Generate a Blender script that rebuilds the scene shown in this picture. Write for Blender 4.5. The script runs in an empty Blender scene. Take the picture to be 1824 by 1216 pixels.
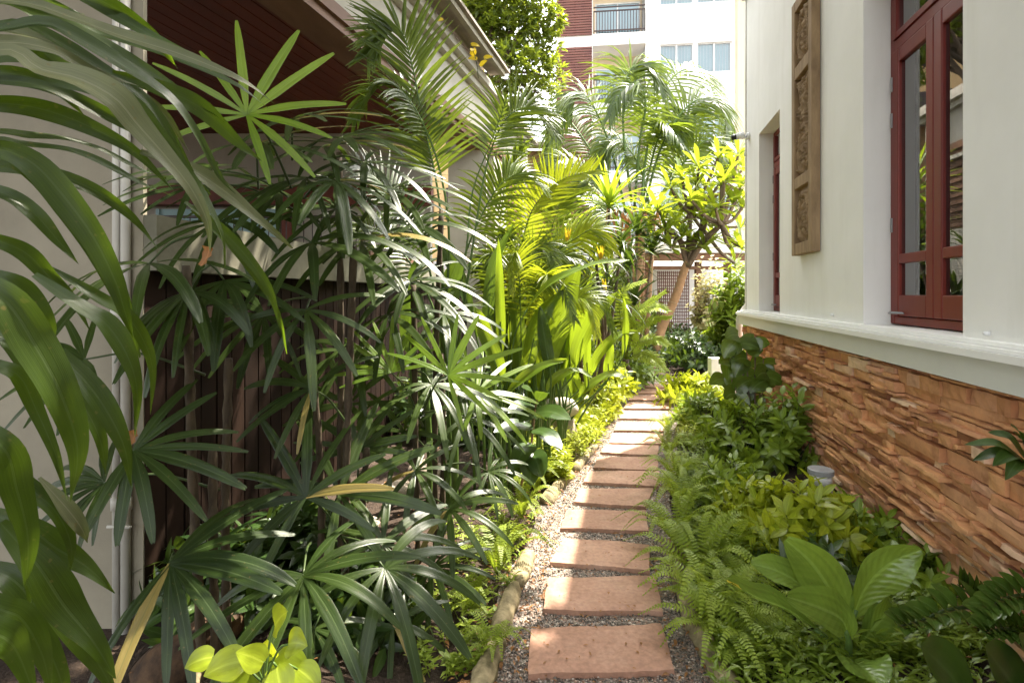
import bpy, math, random
import numpy as np
from mathutils import Vector, Matrix

rnd = random.Random(11)
U = rnd.uniform
V = Vector
UP = V((0, 0, 1))
scene = bpy.context.scene
COL = scene.collection
FPX, HOR, CAMH = 960.0, 525.0, 1.55      # focal length (photo px), horizon row, eye height


def px(u, v, Y):
    return V(((u - 912) / FPX * Y, Y, CAMH - (v - HOR) / FPX * Y))


def gp(u, v, z=0.0):
    Y = (CAMH - z) * FPX / (v - HOR)
    return V(((u - 912) / FPX * Y, Y, z))


# ------------------------------------------------------------------ mesh builder
class MB:
    def __init__(s):
        s.v = []; s.f = []; s.uv = []; s.var = []

    def vert(s, p, uv=(0, 0), var=.5):
        s.v.append((p[0], p[1], p[2])); s.uv.append(uv); s.var.append(var)
        return len(s.v) - 1

    def quad(s, a, b, c, d, var=.5):
        i = len(s.v)
        for p, uv in zip((a, b, c, d), ((0, 0), (1, 0), (1, 1), (0, 1))):
            s.vert(p, uv, var)
        s.f.append((i, i + 1, i + 2, i + 3))

    def box(s, x0, x1, y0, y1, z0, z1, fn=None, var=.5):
        fn = fn or (lambda a, b, c: V((a, b, c)))
        P = [fn(x, y, z) for z in (z0, z1) for y in (y0, y1) for x in (x0, x1)]
        i = len(s.v)
        for p in P: s.vert(p, (0, 0), var)
        for q in ((0, 2, 3, 1), (4, 5, 7, 6), (0, 1, 5, 4), (2, 6, 7, 3), (0, 4, 6, 2), (1, 3, 7, 5)):
            s.f.append(tuple(i + k for k in q))

    def tube(s, pts, radii, n=7, var=.5, cap=True):
        pts = [V(p) for p in pts]
        if not hasattr(radii, '__len__'): radii = [radii] * len(pts)
        base = len(s.v); N = None
        for i, p in enumerate(pts):
            T = (pts[min(i + 1, len(pts) - 1)] - pts[max(i - 1, 0)]).normalized()
            if N is None: N = T.orthogonal().normalized()
            N = (N - T * N.dot(T)).normalized(); B = T.cross(N)
            for k in range(n):
                a = 2 * math.pi * k / n
                s.vert(p + (N * math.cos(a) + B * math.sin(a)) * radii[i], (k / n, i / max(1, len(pts) - 1)), var)
        for i in range(len(pts) - 1):
            for k in range(n):
                a = base + i * n + k; b = base + i * n + (k + 1) % n
                s.f.append((a, b, b + n, a + n))
        if cap:
            s.f.append(tuple(base + k for k in reversed(range(n))))
            s.f.append(tuple(base + (len(pts) - 1) * n + k for k in range(n)))

    def build(s, name, mat, parent=None, smooth=True, origin=None):
        me = bpy.data.meshes.new(name)
        o0 = V((0, 0, 0))
        if origin is not None: o0 = V(origin)
        elif parent is not None: o0 = parent.location
        o0 = V(o0)
        me.from_pydata([(a - o0[0], b - o0[1], c - o0[2]) for a, b, c in s.v], [], s.f)
        at = me.attributes.new('var', 'FLOAT', 'POINT'); at.data.foreach_set('value', s.var)
        uvl = me.uv_layers.new(name='UVMap')
        li = np.empty(len(me.loops), dtype=np.int32); me.loops.foreach_get('vertex_index', li)
        uvl.data.foreach_set('uv', np.array(s.uv, dtype=np.float32)[li].ravel())
        if smooth: me.polygons.foreach_set('use_smooth', [True] * len(me.polygons))
        me.materials.append(mat); me.update()
        o = bpy.data.objects.new(name, me); COL.objects.link(o)
        if parent is not None: o.parent = parent
        elif origin is not None: o.location = o0
        return o


def tag(o, label, cat, group=None):
    o['label'] = label; o['category'] = cat
    if group: o['group'] = group
    return o


def thing(name, label, cat, loc=(0, 0, 0), group=None):
    o = bpy.data.objects.new(name, None); COL.objects.link(o); o.location = loc
    o.empty_display_size = .1
    return tag(o, label, cat, group)


def setting(o, kind='structure'):
    o['kind'] = kind
    return o


def dup(o, loc, rz=0, sc=1.0, label=None, tilt=(0, 0)):
    c = o.copy(); COL.objects.link(c); c.location = loc
    c.rotation_euler = (tilt[0], tilt[1], rz); c.scale = (sc, sc, sc * U(.9, 1.1))
    if label: c['label'] = label
    for ch in list(o.children):
        d = ch.copy(); COL.objects.link(d); d.parent = c
    return c


# ------------------------------------------------------------------ materials
def nmat(name):
    m = bpy.data.materials.new(name); m.use_nodes = True
    nt = m.node_tree
    for n in list(nt.nodes): nt.nodes.remove(n)
    out = nt.nodes.new('ShaderNodeOutputMaterial')
    return m, nt, out


def N(nt, typ, **kw):
    n = nt.nodes.new(typ)
    for k, v in kw.items():
        if k in n.inputs: n.inputs[k].default_value = v
        else: setattr(n, k, v)
    return n


def c4(c): return (c[0], c[1], c[2], 1)


def mixc(nt, fac, a, b, blend='MIX'):
    m = nt.nodes.new('ShaderNodeMix'); m.data_type = 'RGBA'; m.blend_type = blend
    for sock, val in ((m.inputs['Factor'], fac), (m.inputs[6], a), (m.inputs[7], b)):
        if isinstance(val, (int, float)): sock.default_value = val
        elif isinstance(val, tuple): sock.default_value = c4(val)
        else: nt.links.new(val, sock)
    return m.outputs[2]


def ramp(nt, src, pts):
    r = nt.nodes.new('ShaderNodeValToRGB'); el = r.color_ramp.elements
    while len(el) < len(pts): el.new(.5)
    for e, (p, c) in zip(el, pts):
        e.position = p; e.color = c4(c) if len(c) == 3 else c
    nt.links.new(src, r.inputs[0]); return r.outputs[0]


def leaf_mat(name, c1, c2, tr, fac=.35, rough=.33, tip=0.0, spec=.5, rib=10.0, lat=0, aged=False):
    m, nt, out = nmat(name); L = nt.links.new
    c1, c2, tr = [(c[0] * 1.12, c[1] * .95, c[2] * .75) for c in (c1, c2, tr)]; spec *= .8
    at = N(nt, 'ShaderNodeAttribute', attribute_name='var')
    base = mixc(nt, at.outputs['Fac'], c1, c2)
    uv = nt.nodes.new('ShaderNodeUVMap')
    mp = nt.nodes.new('ShaderNodeMapping'); mp.inputs['Scale'].default_value = (rib, .7, 1); L(uv.outputs[0], mp.inputs[0])
    no = N(nt, 'ShaderNodeTexNoise', Scale=2.0, Detail=2.0); L(mp.outputs[0], no.inputs['Vector'])
    geo = nt.nodes.new('ShaderNodeNewGeometry')
    n2 = N(nt, 'ShaderNodeTexNoise', Scale=9.0, Detail=3.0); L(geo.outputs['Position'], n2.inputs['Vector'])
    f1 = ramp(nt, no.outputs[0], [(.3, (.84, .84, .84)), (.7, (1.14, 1.14, 1.12))])
    base = mixc(nt, 1.0, base, f1, 'MULTIPLY')
    f2 = ramp(nt, n2.outputs[0], [(.3, (.78, .8, .8)), (.75, (1.2, 1.2, 1.1))])
    base = mixc(nt, 1.0, base, f2, 'MULTIPLY')
    n3 = N(nt, 'ShaderNodeTexNoise', Scale=75.0, Detail=1.0); L(geo.outputs['Position'], n3.inputs['Vector'])
    spots = ramp(nt, n3.outputs[0], [(.70, (0, 0, 0)), (.76, (.55, .55, .55))]); base = mixc(nt, spots, base, (.13, .09, .03))
    if aged:
        ag = ramp(nt, at.outputs['Fac'], [(.975, (0, 0, 0)), (.99, (.8, .8, .8))]); base = mixc(nt, ag, base, (.27, .20, .06))
    sx = nt.nodes.new('ShaderNodeSeparateXYZ'); L(uv.outputs[0], sx.inputs[0])
    mid = N(nt, 'ShaderNodeMath', operation='SUBTRACT'); L(sx.outputs[0], mid.inputs[0]); mid.inputs[1].default_value = .5
    ab = N(nt, 'ShaderNodeMath', operation='ABSOLUTE'); L(mid.outputs[0], ab.inputs[0])
    lt = N(nt, 'ShaderNodeMath', operation='LESS_THAN'); L(ab.outputs[0], lt.inputs[0]); lt.inputs[1].default_value = .035
    mf = N(nt, 'ShaderNodeMath', operation='MULTIPLY'); L(lt.outputs[0], mf.inputs[0]); mf.inputs[1].default_value = .45
    base = mixc(nt, mf.outputs[0], base, tuple(min(1, c * 1.6 + .03) for c in c2))
    trc = mixc(nt, 1.0, tr, f1, 'MULTIPLY')
    if tip > 0:
        ad = N(nt, 'ShaderNodeMath', operation='MULTIPLY_ADD'); L(no.outputs[0], ad.inputs[0]); ad.inputs[1].default_value = .09; L(sx.outputs[1], ad.inputs[2])
        ad2 = N(nt, 'ShaderNodeMath', operation='MULTIPLY_ADD'); L(at.outputs['Fac'], ad2.inputs[0]); ad2.inputs[1].default_value = .05; L(ad.outputs[0], ad2.inputs[2])
        rp = ramp(nt, ad2.outputs[0], [(1.0 - tip + .03, (0, 0, 0)), (min(1.0, 1.0 - tip + .055), (1, 1, 1))])
        base = mixc(nt, rp, base, (.24, .13, .05)); trc = mixc(nt, rp, trc, (.22, .1, .03))
    pb = N(nt, 'ShaderNodeBsdfPrincipled', Roughness=rough); pb.inputs['Specular IOR Level'].default_value = spec
    L(base, pb.inputs['Base Color'])
    bp = N(nt, 'ShaderNodeBump', Strength=.25, Distance=.004); L(no.outputs[0], bp.inputs['Height']); L(bp.outputs[0], pb.inputs['Normal'])
    if lat:                                                     # side veins running obliquely off the midrib
        e = N(nt, 'ShaderNodeMath', operation='MULTIPLY_ADD'); L(ab.outputs[0], e.inputs[0]); e.inputs[1].default_value = -.45; L(sx.outputs[1], e.inputs[2])
        e1 = N(nt, 'ShaderNodeMath', operation='MULTIPLY_ADD'); L(no.outputs[0], e1.inputs[0]); e1.inputs[1].default_value = .05; L(e.outputs[0], e1.inputs[2])
        e2 = N(nt, 'ShaderNodeMath', operation='MULTIPLY'); L(e1.outputs[0], e2.inputs[0]); e2.inputs[1].default_value = lat
        e3 = N(nt, 'ShaderNodeMath', operation='SINE'); L(e2.outputs[0], e3.inputs[0])
        b2 = N(nt, 'ShaderNodeBump', Strength=.22, Distance=.004); L(e3.outputs[0], b2.inputs['Height']); L(bp.outputs[0], b2.inputs['Normal']); L(b2.outputs[0], pb.inputs['Normal'])
        k3 = ramp(nt, e3.outputs[0], [(0, (.95, .96, .94)), (1, (1.04, 1.03, 1.02))]); base2 = mixc(nt, 1.0, base, k3, 'MULTIPLY'); L(base2, pb.inputs['Base Color'])
    tl = nt.nodes.new('ShaderNodeBsdfTranslucent'); L(trc, tl.inputs['Color'])
    mx = nt.nodes.new('ShaderNodeMixShader'); mx.inputs[0].default_value = fac
    L(pb.outputs[0], mx.inputs[1]); L(tl.outputs[0], mx.inputs[2]); L(mx.outputs[0], out.inputs[0])
    return m


def solid_mat(name, c1, c2=None, scale=6.0, rough=.7, bump=.2, bscale=60.0, bdist=.004, spec=.3, stretch=(1, 1, 1), usevar=False, detail=5.0):
    m, nt, out = nmat(name); L = nt.links.new
    c2 = c2 or tuple(c * .8 for c in c1)
    tc = nt.nodes.new('ShaderNodeNewGeometry')
    mp = nt.nodes.new('ShaderNodeMapping'); mp.inputs['Scale'].default_value = stretch; L(tc.outputs['Position'], mp.inputs[0])
    no = N(nt, 'ShaderNodeTexNoise', Scale=scale, Detail=detail, Roughness=.6); L(mp.outputs[0], no.inputs['Vector'])
    f = ramp(nt, no.outputs[0], [(.32, (0, 0, 0)), (.68, (1, 1, 1))])
    base = mixc(nt, f, c1, c2)
    if usevar:
        at = N(nt, 'ShaderNodeAttribute', attribute_name='var')
        k = ramp(nt, at.outputs['Fac'], [(0, (.62, .62, .62)), (1, (1.3, 1.3, 1.3))])
        base = mixc(nt, 1.0, base, k, 'MULTIPLY')
    pb = N(nt, 'ShaderNodeBsdfPrincipled', Roughness=rough); pb.inputs['Specular IOR Level'].default_value = spec
    L(base, pb.inputs['Base Color'])
    if bump:
        nb = N(nt, 'ShaderNodeTexNoise', Scale=bscale, Detail=4.0); L(mp.outputs[0], nb.inputs['Vector'])
        bp = N(nt, 'ShaderNodeBump', Strength=bump, Distance=bdist); L(nb.outputs[0], bp.inputs['Height']); L(bp.outputs[0], pb.inputs['Normal'])
    L(pb.outputs[0], out.inputs[0])
    return m


def glass_mat(name, tint=(.75, .8, .78), boost=2.0, base=.06):
    m, nt, out = nmat(name); L = nt.links.new
    fr = N(nt, 'ShaderNodeFresnel', IOR=1.5)
    ma = N(nt, 'ShaderNodeMath', operation='MULTIPLY_ADD'); L(fr.outputs[0], ma.inputs[0]); ma.inputs[1].default_value = boost; ma.inputs[2].default_value = base; ma.use_clamp = True
    tr = nt.nodes.new('ShaderNodeBsdfTransparent'); tr.inputs[0].default_value = c4(tint)
    gl = N(nt, 'ShaderNodeBsdfGlossy', Roughness=.01); gl.inputs[0].default_value = (.95, .95, .95, 1)
    mx = nt.nodes.new('ShaderNodeMixShader'); L(ma.outputs[0], mx.inputs[0]); L(tr.outputs[0], mx.inputs[1]); L(gl.outputs[0], mx.inputs[2])
    L(mx.outputs[0], out.inputs[0])
    return m


M = {}
M['dracaena'] = leaf_mat('strap_leaf', (.013, .029, .009), (.030, .058, .014), (.15, .29, .015), .32, .30, tip=.012, rib=22, spec=.5)
M['dracaena_pale'] = leaf_mat('strap_leaf_sheen', (.060, .082, .050), (.125, .15, .10), (.16, .26, .04), .22, .40, tip=.012, rib=22, spec=.4)  # pale grey of the leaves' sky sheen put into the colour
M['palm_dark'] = leaf_mat('lady_palm_leaf', (.012, .028, .008), (.032, .062, .014), (.11, .21, .02), .18, .33, tip=.006, rib=7, spec=.42, aged=True)
M['palm_bright'] = leaf_mat('lady_palm_young_leaf', (.07, .16, .015), (.12, .22, .02), (.32, .52, .03), .42, .33, tip=.006, rib=7)
M['areca'] = leaf_mat('areca_leaf', (.028, .062, .012), (.07, .125, .018), (.24, .38, .03), .30, .3, rib=4)
M['areca_gold'] = leaf_mat('golden_palm_leaf', (.10, .18, .014), (.17, .25, .02), (.42, .56, .03), .45, .35, rib=4)
M['paddle'] = leaf_mat('heliconia_leaf', (.05, .12, .018), (.10, .19, .02), (.33, .52, .03), .40, .33, rib=5, lat=190)
M['paddle_dark'] = leaf_mat('heliconia_dark_leaf', (.03, .075, .022), (.05, .10, .03), (.16, .30, .03), .28, .35, rib=5, lat=190)
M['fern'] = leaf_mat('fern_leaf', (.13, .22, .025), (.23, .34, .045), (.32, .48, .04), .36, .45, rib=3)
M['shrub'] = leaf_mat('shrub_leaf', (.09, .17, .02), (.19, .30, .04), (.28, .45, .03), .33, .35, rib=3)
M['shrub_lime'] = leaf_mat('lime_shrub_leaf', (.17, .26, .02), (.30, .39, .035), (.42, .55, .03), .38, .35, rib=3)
M['shrub_dark'] = leaf_mat('dark_shrub_leaf', (.018, .05, .014), (.04, .085, .022), (.12, .22, .02), .22, .28, rib=3, spec=.6)
M['broad'] = leaf_mat('broad_leaf', (.085, .17, .035), (.15, .26, .055), (.26, .42, .04), .26, .26, rib=5, lat=75, spec=.7)
M['zz'] = leaf_mat('glossy_leaflet', (.025, .06, .015), (.055, .11, .022), (.14, .25, .02), .18, .2, spec=.7, rib=3)
M['pothos'] = leaf_mat('heart_leaf', (.17, .27, .02), (.27, .38, .035), (.45, .58, .03), .36, .32, rib=3)
M['frangipani'] = leaf_mat('frangipani_leaf', (.06, .13, .014), (.12, .20, .02), (.34, .48, .03), .38, .32, rib=5)
M['tree'] = leaf_mat('tree_leaf', (.024, .055, .011), (.09, .15, .02), (.28, .40, .03), .34, .35, rib=3)
M['pale_flower'] = leaf_mat('pale_flower_leaf', (.30, .36, .20), (.62, .60, .48), (.5, .55, .3), .35, .5, rib=3)
M['yellow'] = leaf_mat('yellow_leaf', (.45, .40, .03), (.55, .5, .05), (.7, .6, .04), .45, .4, rib=3)
M['dry'] = leaf_mat('dry_leaf', (.16, .08, .03), (.26, .14, .06), (.3, .15, .04), .25, .6, rib=5)
M['stalk'] = solid_mat('green_stalk', (.10, .17, .035), (.07, .12, .03), 12, .4, .1)
M['stalk_dark'] = solid_mat('dark_stalk', (.035, .06, .018), (.05, .07, .02), 12, .4, .1)
M['cane'] = solid_mat('fibrous_cane', (.035, .025, .016), (.10, .075, .045), 30, .85, .6, 90, .006, stretch=(1, 1, .3))
M['bark'] = solid_mat('pale_bark', (.36, .22, .12), (.22, .14, .08), 9, .85, .5, 40, .01)
M['barkdark'] = solid_mat('dark_bark', (.09, .065, .045), (.16, .12, .085), 9, .9, .6, 40, .01)
M['log'] = solid_mat('log_wood', (.36, .29, .17), (.09, .075, .035), 13, .85, .6, 35, .01, stretch=(1, 1, 1))
M['driftwood'] = solid_mat('driftwood', (.12, .068, .034), (.03, .018, .011), 14, .8, .8, 25, .012)
M['plaster'] = solid_mat('cream_plaster', (.77, .758, .73), (.71, .70, .67), 1.6, .8, .18, 160, .002, detail=6)
def streaks(m):
    nt = m.node_tree; L = nt.links.new; pb = [n for n in nt.nodes if n.type == 'BSDF_PRINCIPLED'][0]; src = pb.inputs['Base Color'].links[0].from_socket
    g = nt.nodes.new('ShaderNodeNewGeometry'); mp = nt.nodes.new('ShaderNodeMapping'); mp.inputs['Scale'].default_value = (3.2, 3.2, .35); L(g.outputs['Position'], mp.inputs[0])
    no = N(nt, 'ShaderNodeTexNoise', Scale=1.6, Detail=6.0, Roughness=.65); L(mp.outputs[0], no.inputs['Vector'])
    k = ramp(nt, no.outputs[0], [(.5, (1, 1, 1)), (.85, (.91, .90, .88))]); L(mixc(nt, 1.0, src, k, 'MULTIPLY'), pb.inputs['Base Color'])


streaks(M['plaster'])
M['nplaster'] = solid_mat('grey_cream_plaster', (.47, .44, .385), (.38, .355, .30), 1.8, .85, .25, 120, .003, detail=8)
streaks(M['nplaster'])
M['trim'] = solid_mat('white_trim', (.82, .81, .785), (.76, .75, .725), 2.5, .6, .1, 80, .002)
M['band'] = solid_mat('shaded_trim', (.64, .64, .60), (.59, .59, .55), 2.5, .6, .1, 80, .002)  # grey of the ledge band's shade put into the trim colour
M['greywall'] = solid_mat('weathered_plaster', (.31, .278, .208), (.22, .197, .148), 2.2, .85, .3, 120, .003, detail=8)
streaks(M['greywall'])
M['capwall'] = solid_mat('darkened_plaster', (.20, .19, .14), (.11, .105, .075), 3.5, .9, .3, 120, .003, detail=8)  # cap colour darkened to stand in for shade where sun falls
M['pipe'] = solid_mat('painted_pipe', (.55, .53, .47), (.47, .45, .40), 5, .45, .05)
M['redwood'] = solid_mat('red_brown_paint', (.165, .020, .012), (.125, .015, .010), 5, .38, .12, 40, .002, spec=.28, stretch=(1, 1, .2))
M['soffit'] = solid_mat('dark_red_boards', (.15, .034, .017), (.10, .022, .011), 3, .5, .1, stretch=(1, .2, 1))
M['timber'] = solid_mat('timber_trim', (.20, .105, .06), (.13, .065, .038), 4, .6, .2, stretch=(1, .3, 1))
M['fence'] = solid_mat('dark_fence_boards', (.011, .0065, .0045), (.022, .012, .008), 5, .8, .3, 50, .003, .08, usevar=True, stretch=(1, 1, .12))
M['carved'] = solid_mat('carved_teak', (.32, .22, .125), (.19, .125, .07), 14, .8, .4, 90, .003, stretch=(1, 1, .3))
M['tower'] = solid_mat('white_render', (.80, .79, .77), (.76, .75, .73), .6, .8, 0)
M['cream'] = solid_mat('cream_render', (.72, .60, .42), (.68, .56, .40), .6, .8, 0)
M['louvre'] = solid_mat('red_brown_louvres', (.20, .085, .065), (.15, .06, .05), 1.5, .6, 0)
M['blind'] = solid_mat('teal_blinds', (.36, .50, .52), (.30, .44, .47), .8, .7, 0)
M['alu'] = solid_mat('white_window_frame', (.74, .74, .72), None, 4, .4, 0)
M['rail'] = solid_mat('dark_iron', (.07, .05, .045), None, 4, .5, 0)
M['rooftile'] = solid_mat('grey_roof_tile', (.33, .28, .23), (.22, .18, .15), 3, .85, .4, 30, .01)
M['interior'] = solid_mat('interior_wall', (.22, .20, .18), None, 2, .9, 0)
M['curtain'] = solid_mat('grey_curtain', (.15, .135, .13), (.12, .11, .105), 3, .9, 0)
M['curtain_pale'] = solid_mat('beige_curtain', (.34, .30, .24), (.30, .26, .21), 3, .9, 0)
M['metal'] = solid_mat('grey_metal', (.30, .30, .31), None, 8, .4, .05)
M['black'] = solid_mat('black_plastic', (.015, .015, .016), None, 8, .35, 0)
M['white'] = solid_mat('white_plastic', (.75, .75, .74), None, 8, .4, 0)
M['stone'] = solid_mat('pale_stone', (.62, .57, .48), (.42, .38, .31), 8, .85, .6, 45, .01)
M['rock'] = solid_mat('bed_rock', (.40, .34, .27), (.22, .18, .14), 6, .9, .6, 40, .012)
M['soil'] = solid_mat('dark_soil', (.030, .020, .014), (.055, .036, .024), 14, .95, .8, 70, .02)
M['yellowhouse'] = solid_mat('ochre_render', (.62, .42, .20), (.56, .38, .18), 1, .8, 0)
M['glass'] = glass_mat('window_glass', (.7, .75, .73), 1.9, .03)
M['towerglass'] = glass_mat('pale_glass', (.72, .82, .85), 1.6, .08)


def slab_material():
    m, nt, out = nmat('sandstone_slab'); L = nt.links.new
    g = nt.nodes.new('ShaderNodeNewGeometry'); at = N(nt, 'ShaderNodeAttribute', attribute_name='var')
    n1 = N(nt, 'ShaderNodeTexNoise', Scale=5.0, Detail=6.0, Roughness=.65); L(g.outputs['Position'], n1.inputs['Vector'])
    n2 = N(nt, 'ShaderNodeTexNoise', Scale=46.0, Detail=4.0); L(g.outputs['Position'], n2.inputs['Vector'])
    base = ramp(nt, n1.outputs[0], [(.25, (.28, .148, .095)), (.5, (.38, .212, .142)), (.75, (.46, .285, .20))])
    k = ramp(nt, n2.outputs[0], [(.3, (.8, .8, .8)), (.7, (1.12, 1.12, 1.12))]); base = mixc(nt, 1.0, base, k, 'MULTIPLY')
    st = N(nt, 'ShaderNodeTexNoise', Scale=3.1, Detail=5.0); L(g.outputs['Position'], st.inputs['Vector'])
    ks = ramp(nt, st.outputs[0], [(.56, (1, 1, 1)), (.72, (.66, .66, .58))]); base = mixc(nt, 1.0, base, ks, 'MULTIPLY')
    k2 = ramp(nt, at.outputs['Fac'], [(0, (.85, .82, .8)), (1, (1.12, 1.15, 1.15))]); base = mixc(nt, 1.0, base, k2, 'MULTIPLY')
    vo = N(nt, 'ShaderNodeTexNoise', Scale=2.3, Detail=2.0); L(g.outputs['Position'], vo.inputs['Vector'])
    cr = ramp(nt, vo.outputs[0], [(.492, (1, 1, 1)), (.5, (.55, .5, .48)), (.508, (1, 1, 1))]); base = mixc(nt, .16, base, mixc(nt, 1.0, base, cr, 'MULTIPLY'))
    pb = N(nt, 'ShaderNodeBsdfPrincipled', Roughness=.75); L(base, pb.inputs['Base Color'])
    bp = N(nt, 'ShaderNodeBump', Strength=.5, Distance=.006); L(n1.outputs[0], bp.inputs['Height'])
    b2 = N(nt, 'ShaderNodeBump', Strength=.3, Distance=.002); L(n2.outputs[0], b2.inputs['Height']); L(bp.outputs[0], b2.inputs['Normal']); L(b2.outputs[0], pb.inputs['Normal'])
    L(pb.outputs[0], out.inputs[0]); return m


def clad_material():
    m, nt, out = nmat('ledge_stone'); L = nt.links.new
    g = nt.nodes.new('ShaderNodeNewGeometry'); at = N(nt, 'ShaderNodeAttribute', attribute_name='var')
    base = ramp(nt, at.outputs['Fac'], [(0, (.27, .115, .06)), (.3, (.47, .22, .105)), (.55, (.62, .325, .15)), (.8, (.53, .265, .155)), (1, (.70, .49, .33))])
    n1 = N(nt, 'ShaderNodeTexNoise', Scale=11.0, Detail=6.0, Roughness=.65); L(g.outputs['Position'], n1.inputs['Vector'])
    n2 = N(nt, 'ShaderNodeTexNoise', Scale=55.0, Detail=5.0); L(g.outputs['Position'], n2.inputs['Vector'])
    k = ramp(nt, n1.outputs[0], [(.28, (.68, .62, .60)), (.5, (1, 1, 1)), (.74, (1.18, 1.16, 1.1))]); base = mixc(nt, 1.0, base, k, 'MULTIPLY')
    # pale lime / splash staining with its own shape along the foot of the wall
    sx = nt.nodes.new('ShaderNodeSeparateXYZ'); L(g.outputs['Position'], sx.inputs[0])
    ad = N(nt, 'ShaderNodeMath', operation='MULTIPLY_ADD'); L(n1.outputs[0], ad.inputs[0]); ad.inputs[1].default_value = .55; L(sx.outputs[2], ad.inputs[2])
    f = ramp(nt, ad.outputs[0], [(.36, (.55, .55, .55)), (.62, (0, 0, 0))]); base = mixc(nt, f, base, (.44, .34, .27))
    pb = N(nt, 'ShaderNodeBsdfPrincipled', Roughness=.85); pb.inputs['Specular IOR Level'].default_value = .25; L(base, pb.inputs['Base Color'])
    bp = N(nt, 'ShaderNodeBump', Strength=.5, Distance=.008); L(n1.outputs[0], bp.inputs['Height'])
    b2 = N(nt, 'ShaderNodeBump', Strength=.4, Distance=.003); L(n2.outputs[0], b2.inputs['Height']); L(bp.outputs[0], b2.inputs['Normal']); L(b2.outputs[0], pb.inputs['Normal'])
    L(pb.outputs[0], out.inputs[0]); return m


def pebble_material(name, voro):
    m, nt, out = nmat(name); L = nt.links.new
    g = nt.nodes.new('ShaderNodeNewGeometry')
    if voro:
        vo = N(nt, 'ShaderNodeTexVoronoi', Scale=95.0); L(g.outputs['Position'], vo.inputs['Vector'])
        sp = nt.nodes.new('ShaderNodeSeparateColor'); L(vo.outputs['Color'], sp.inputs[0]); src = sp.outputs[0]
    else:
        src = N(nt, 'ShaderNodeAttribute', attribute_name='var').outputs['Fac']
    base = ramp(nt, src, [(0, (.05, .042, .036)), (.35, (.15, .125, .105)), (.6, (.25, .21, .17)), (.82, (.24, .13, .085)), (1, (.55, .49, .42))])
    pb = N(nt, 'ShaderNodeBsdfPrincipled', Roughness=.7); L(base, pb.inputs['Base Color'])
    if voro:
        bp = N(nt, 'ShaderNodeBump', Strength=.9, Distance=.01, invert=True); L(vo.outputs['Distance'], bp.inputs['Height']); L(bp.outputs[0], pb.inputs['Normal'])
    L(pb.outputs[0], out.inputs[0]); return m


M['slab'] = slab_material(); M['clad'] = clad_material()
M['gravel'] = pebble_material('gravel_base', True); M['pebble'] = pebble_material('pebbles', False)

# ------------------------------------------------------------------ leaf shapes
LANCE = lambda t: max(.03, math.sin(math.pi * min(1, t ** .75)) ** .8) if t < 1 else .02
STRAP = lambda t: (.22 + .78 * min(1, t / .3) ** .8 if t < .3 else 1.0 if t < .5 else max(.03, math.cos((t - .5) / .5 * math.pi / 2) ** .7))
DRAC = lambda t: (.25 + .75 * math.sin(min(1, t / .42) * math.pi / 2)) if t < .42 else max(.02, 1 - ((t - .42) / .58) ** 1.55)
FANSEG = lambda t: (.28 + .72 * min(1, t / .35) if t < .35 else 1.0 - .28 * (t - .35) / .5 if t < .85 else .72 - .42 * (t - .85) / .15)
NARROW = lambda t: (.45 + .55 * min(1, t / .2) if t < .2 else max(.06, 1 - ((t - .2) / .8) ** 1.7))
PADDLE = lambda t: (.10 if t < .12 else max(.04, math.sin(math.pi * ((t - .12) / .88) ** .8) ** .55))
OBOV = lambda t: max(.05, (t ** .7) * (1 - t ** 7) * 1.05 + .04)
HEART = lambda t: (.55 + .45 * math.sin(min(1, t / .3) * math.pi / 2)) if t < .3 else max(.03, math.cos((t - .3) / .7 * math.pi / 2) ** .85)


def blade(mb, p, d, n, L, W, seg=4, prof=LANCE, droop=.5, fold=.25, var=.5, nx=2, wave=0, pleat=0, ph=0, blunt=False):
    p = V(p); d = V(d).normalized(); n = V(n); b = len(mb.v); st = L / seg; dz = V((0, 0, -droop / seg))
    for i in range(seg + 1):
        t = i / seg
        ni = n - d * n.dot(d)
        ni = ni.normalized() if ni.length > 1e-5 else d.orthogonal().normalized()
        s = d.cross(ni); w = W * prof(t)
        for j in range(nx + 1):
            x = 2 * j / nx - 1
            h = fold * abs(x) * w
            if pleat: h += pleat * w * (j % 2)
            if wave: h += wave * W * math.sin(t * 11 + ph + (1.6 if x > 0 else 0)) * x * x
            q = p + s * (x * w) + ni * h
            if blunt and i == seg and j % 2: q = q + d * (.25 * W)
            mb.vert(q, (j / nx, t), var)
        if i < seg:
            p = p + d * st; d = (d + dz).normalized(); n = ni
    k = nx + 1
    for i in range(seg):
        for j in range(nx):
            a = b + i * k + j
            mb.f.append((a, a + 1, a + 1 + k, a + k))


def spline(pts, n):
    pts = [V(p) for p in pts]; P = [pts[0] * 2 - pts[1]] + pts + [pts[-1] * 2 - pts[-2]]; out = []
    m = len(pts) - 1
    for i in range(n + 1):
        x = i / n * m; k = min(int(x), m - 1); t = x - k
        a, b_, c, d = P[k], P[k + 1], P[k + 2], P[k + 3]
        out.append(.5 * ((2 * b_) + (c - a) * t + (2 * a - 5 * b_ + 4 * c - d) * t * t + (3 * b_ - a - 3 * c + d) * t ** 3))
    return out


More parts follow.
